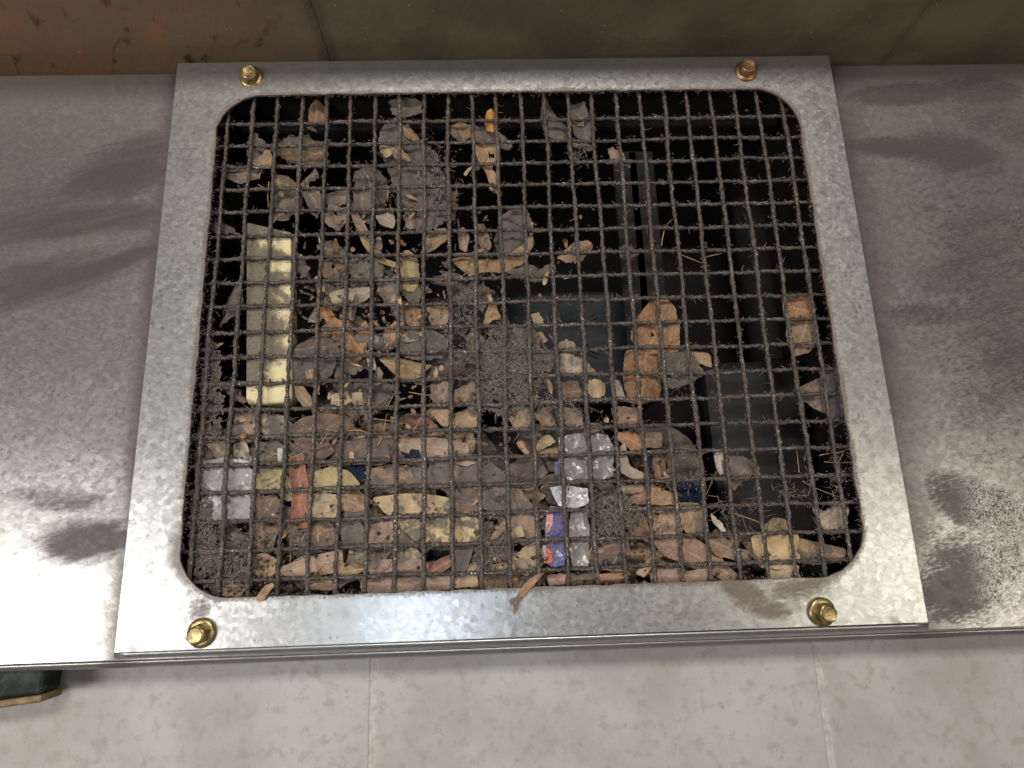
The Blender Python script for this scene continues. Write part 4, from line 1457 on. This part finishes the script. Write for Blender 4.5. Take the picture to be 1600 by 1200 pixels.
# frayed dust along the cut edge of the frame
for k in range(1500):
    side = rf.random()
    if side < .27: gx, gy, d = -0.24, rf.uniform(.8, 17), Vector((1, 0, 0))
    elif side < .5: gx, gy, d = 23.42, rf.uniform(.8, 17), Vector((-1, 0, 0))
    elif side < .72: gx, gy, d = rf.uniform(1.4, 21.8), -1.0, Vector((0, 0, -1))
    else: gx, gy, d = rf.uniform(1.4, 21.8), 18.5, Vector((0, 0, 1))
    sgn = 1 if rf.random() < .8 else -0.5
    ch.append(strand(W(gx + rf.gauss(0, .04), gy + rf.gauss(0, .04), rf.uniform(-4.4, -3)), d * sgn + rdir() * .9, rf.uniform(.0005, .0022), rf.uniform(.00005, .0001), 1.2, 3))
merged("lint_fibres", ch, M_FIBRE, "loose grey brown lint fibres clinging to the wire mesh")

ch = []
for k in range(60):            # dry grass stems and hairs among the litter
    u, v = rf.choice([(560, 655), (440, 700), (1105, 800), (520, 840), (390, 290), (960, 850), (730, 860), (880, 660), (420, 890), (1010, 400), (640, 640), (1290, 740)])
    c = at(u + rf.gauss(0, 36), v + rf.gauss(0, 22), rf.uniform(2.6, 3.6))
    a = rf.gauss(0.4, .9)
    ch.append(strand(c, Vector((math.cos(a), 0, math.sin(a))), rf.uniform(.008, .022), rf.uniform(.00012, .00028), .35, 7))
M_STRAW = plain("dry_straw", (0.34, 0.24, 0.12), 0.7, 0, 0.3, 600, 0.2, 0.3)
merged("grass_stems", ch, M_STRAW, "thin dry grass stems and hairs among the leaves")


def shred(p, ln, wd_):
    d = rdir(.7).normalized()
    side = d.cross(Vector((rf.uniform(-.5, .5), 1, rf.uniform(-.5, .5)))).normalized()
    ax_ = side * rf.choice((-1, 1))
    vs, fs = [], []
    q = p.copy()
    n = 5
    bend = rf.gauss(0.25, .35)
    for i in range(n + 1):
        t = i / n
        w = wd_ * (math.sin(math.pi * (0.12 + 0.8 * t)) * .8 + rf.uniform(0, .35))
        vs += [q + side * w, q - side * w * rf.uniform(.5, 1.1)]
        d = Matrix.Rotation(bend + rf.gauss(0, .15), 3, ax_) @ d
        q = q + d * (ln / n)
    for i in range(n):
        a = i * 2
        fs.append((a, a + 1, a + 3, a + 2))
    return vs, fs


for nm_, mat_, num, lab_ in (("leaf_shreds", plain("tan_shred", (0.40, 0.27, 0.16), 0.75, 0, 0.35, 400, 0.3, 0.3), 130, "small curled tan shreds of torn leaf among the litter"),
                             ("leaf_shreds", plain("brown_shred", (0.20, 0.12, 0.075), 0.75, 0, 0.4, 400, 0.3, 0.3), 230, "small curled brown shreds of torn leaf among the litter"),
                             ("leaf_shreds", M_LINT, 200, "small dust coated shreds of leaf among the litter")):
    sh = []
    while len(sh) < num:
        if rf.random() < .6:
            u, v = rf.gauss(610, 130), rf.gauss(480, 110)
            if v < 170 or v > 660 or 378 < u < 462: continue
        else:
            u, v = rf.uniform(320, 1250), rf.uniform(630, 915)
            if not okfill(u, v) and not (v < 700 and u < 1000): continue
        if 860 < u < 965 and 675 < v < 890: continue
        if 305 < u < 400 and 715 < v < 820: continue
        if not 330 < u < 1270: continue
        sh.append(shred(at(u, v, rf.uniform(2.2, 5.5)), rf.uniform(.002, .0075), rf.uniform(.0004, .0014)))
    merged(nm_, sh, mat_, lab_)


def crumb(p, r):
    vs = []
    for v in ((1, 0, 0), (-1, 0, 0), (0, 1, 0), (0, -1, 0), (0, 0, 1), (0, 0, -1)):
        vs.append(p + Vector(v) * r * rf.uniform(.5, 1.3) + Vector((rf.uniform(-.3, .3) * r, rf.uniform(-.3, .3) * r, 0)))
    f = [(0, 2, 4), (2, 1, 4), (1, 3, 4), (3, 0, 4), (2, 0, 5), (1, 2, 5), (3, 1, 5), (0, 3, 5)]
    return vs, f


ch = []
for k in range(15000):
    if rf.random() < .5:
        gx, gy = rf.randrange(24) + rf.gauss(0, .07), rf.uniform(-1, 18.5)
    else:
        gx, gy = rf.uniform(-.2, 23.4), rf.randrange(19) + rf.gauss(0, .07)
    if rf.random() > .4 + thick(gx, gy) * 16: continue
    ch.append(crumb(W(gx, gy, rf.uniform(-1.0, 1.6)), rf.choice((.6, .6, 1, 1.5)) * rf.uniform(.0002, .00055)))
ch2 = []
for k in range(800):          # crumbs among the leaves
    u, v = rf.uniform(310, 1300), rf.uniform(640, 920)
    if not okfill(u, v): continue
    ch2.append(crumb(at(u, v, rf.uniform(3.2, 8)), rf.uniform(.0003, .0014)))
merged("litter_crumbs", ch2, M_BED, "crumbs of broken leaf lying among the larger leaves")
for k in range(3600):          # dirt packed into the corners of the holes
    i, j = rf.randrange(24), rf.randrange(19)
    t = .25 + thick(i, j) * 22 + (.25 if j > 11 else 0)
    if rf.random() > t: continue
    sx_, sz_ = rf.choice((-1, 1)), rf.choice((-1, 1))
    ch.append(crumb(W(i + sx_ * (.06 + abs(rf.gauss(0, .07))), j + sz_ * (.06 + abs(rf.gauss(0, .07))), rf.uniform(-.3, 2)), rf.uniform(.0003, .0008)))
for k in range(500):
    u, v = rf.gauss(368, 24), rf.gauss(880, 26)
    ch.append(crumb(at(u, v, rf.uniform(1.4, 4)), rf.uniform(.0003, .0011)))
for k in range(260):
    a = rf.random()
    gx, gy = (rf.choice([-.22, 23.4]) + rf.gauss(0, .05), rf.uniform(.8, 17)) if a < .6 else (rf.uniform(1.4, 21.8), rf.choice([-1.0, 18.5]) + rf.gauss(0, .05))
    ch.append(crumb(W(gx, gy, -4.0), rf.uniform(.0002, .0006)))
merged("dust_crumbs", ch, M_LINT, "crumbs of dust and dirt stuck to the mesh and leaves")

# ------------------------------------------------------------------ bracket under the panel at the far left
br = empty("bracket", at(30, 1100, 8))
tag(br, "dark green metal bracket under the panel at the lower left", "bracket")
q0, q1 = at(-60, 1088, 8), at(76, 1036, 8)
bmx = box_bm((q0.x, .006, q0.z), (q1.x, .019, q1.z), 0.0015)
for v in bmx.verts:
    v.co.z += (v.co.x - q1.x) * 0.10 * (1 if v.co.z < (q0.z + q1.z) / 2 else 0)
bm_link("bracket_body", bmx, M_BRACKET, br)
q0, q1 = at(-60, 1101, 7), at(70, 1084, 7)
bmx = box_bm((q0.x, .005, q0.z), (q1.x, .0195, q1.z), 0.001)
for v in bmx.verts: v.co.z += (v.co.x - q1.x) * 0.10
bm_link("bracket_foot", bmx, M_TANFOOT, br)
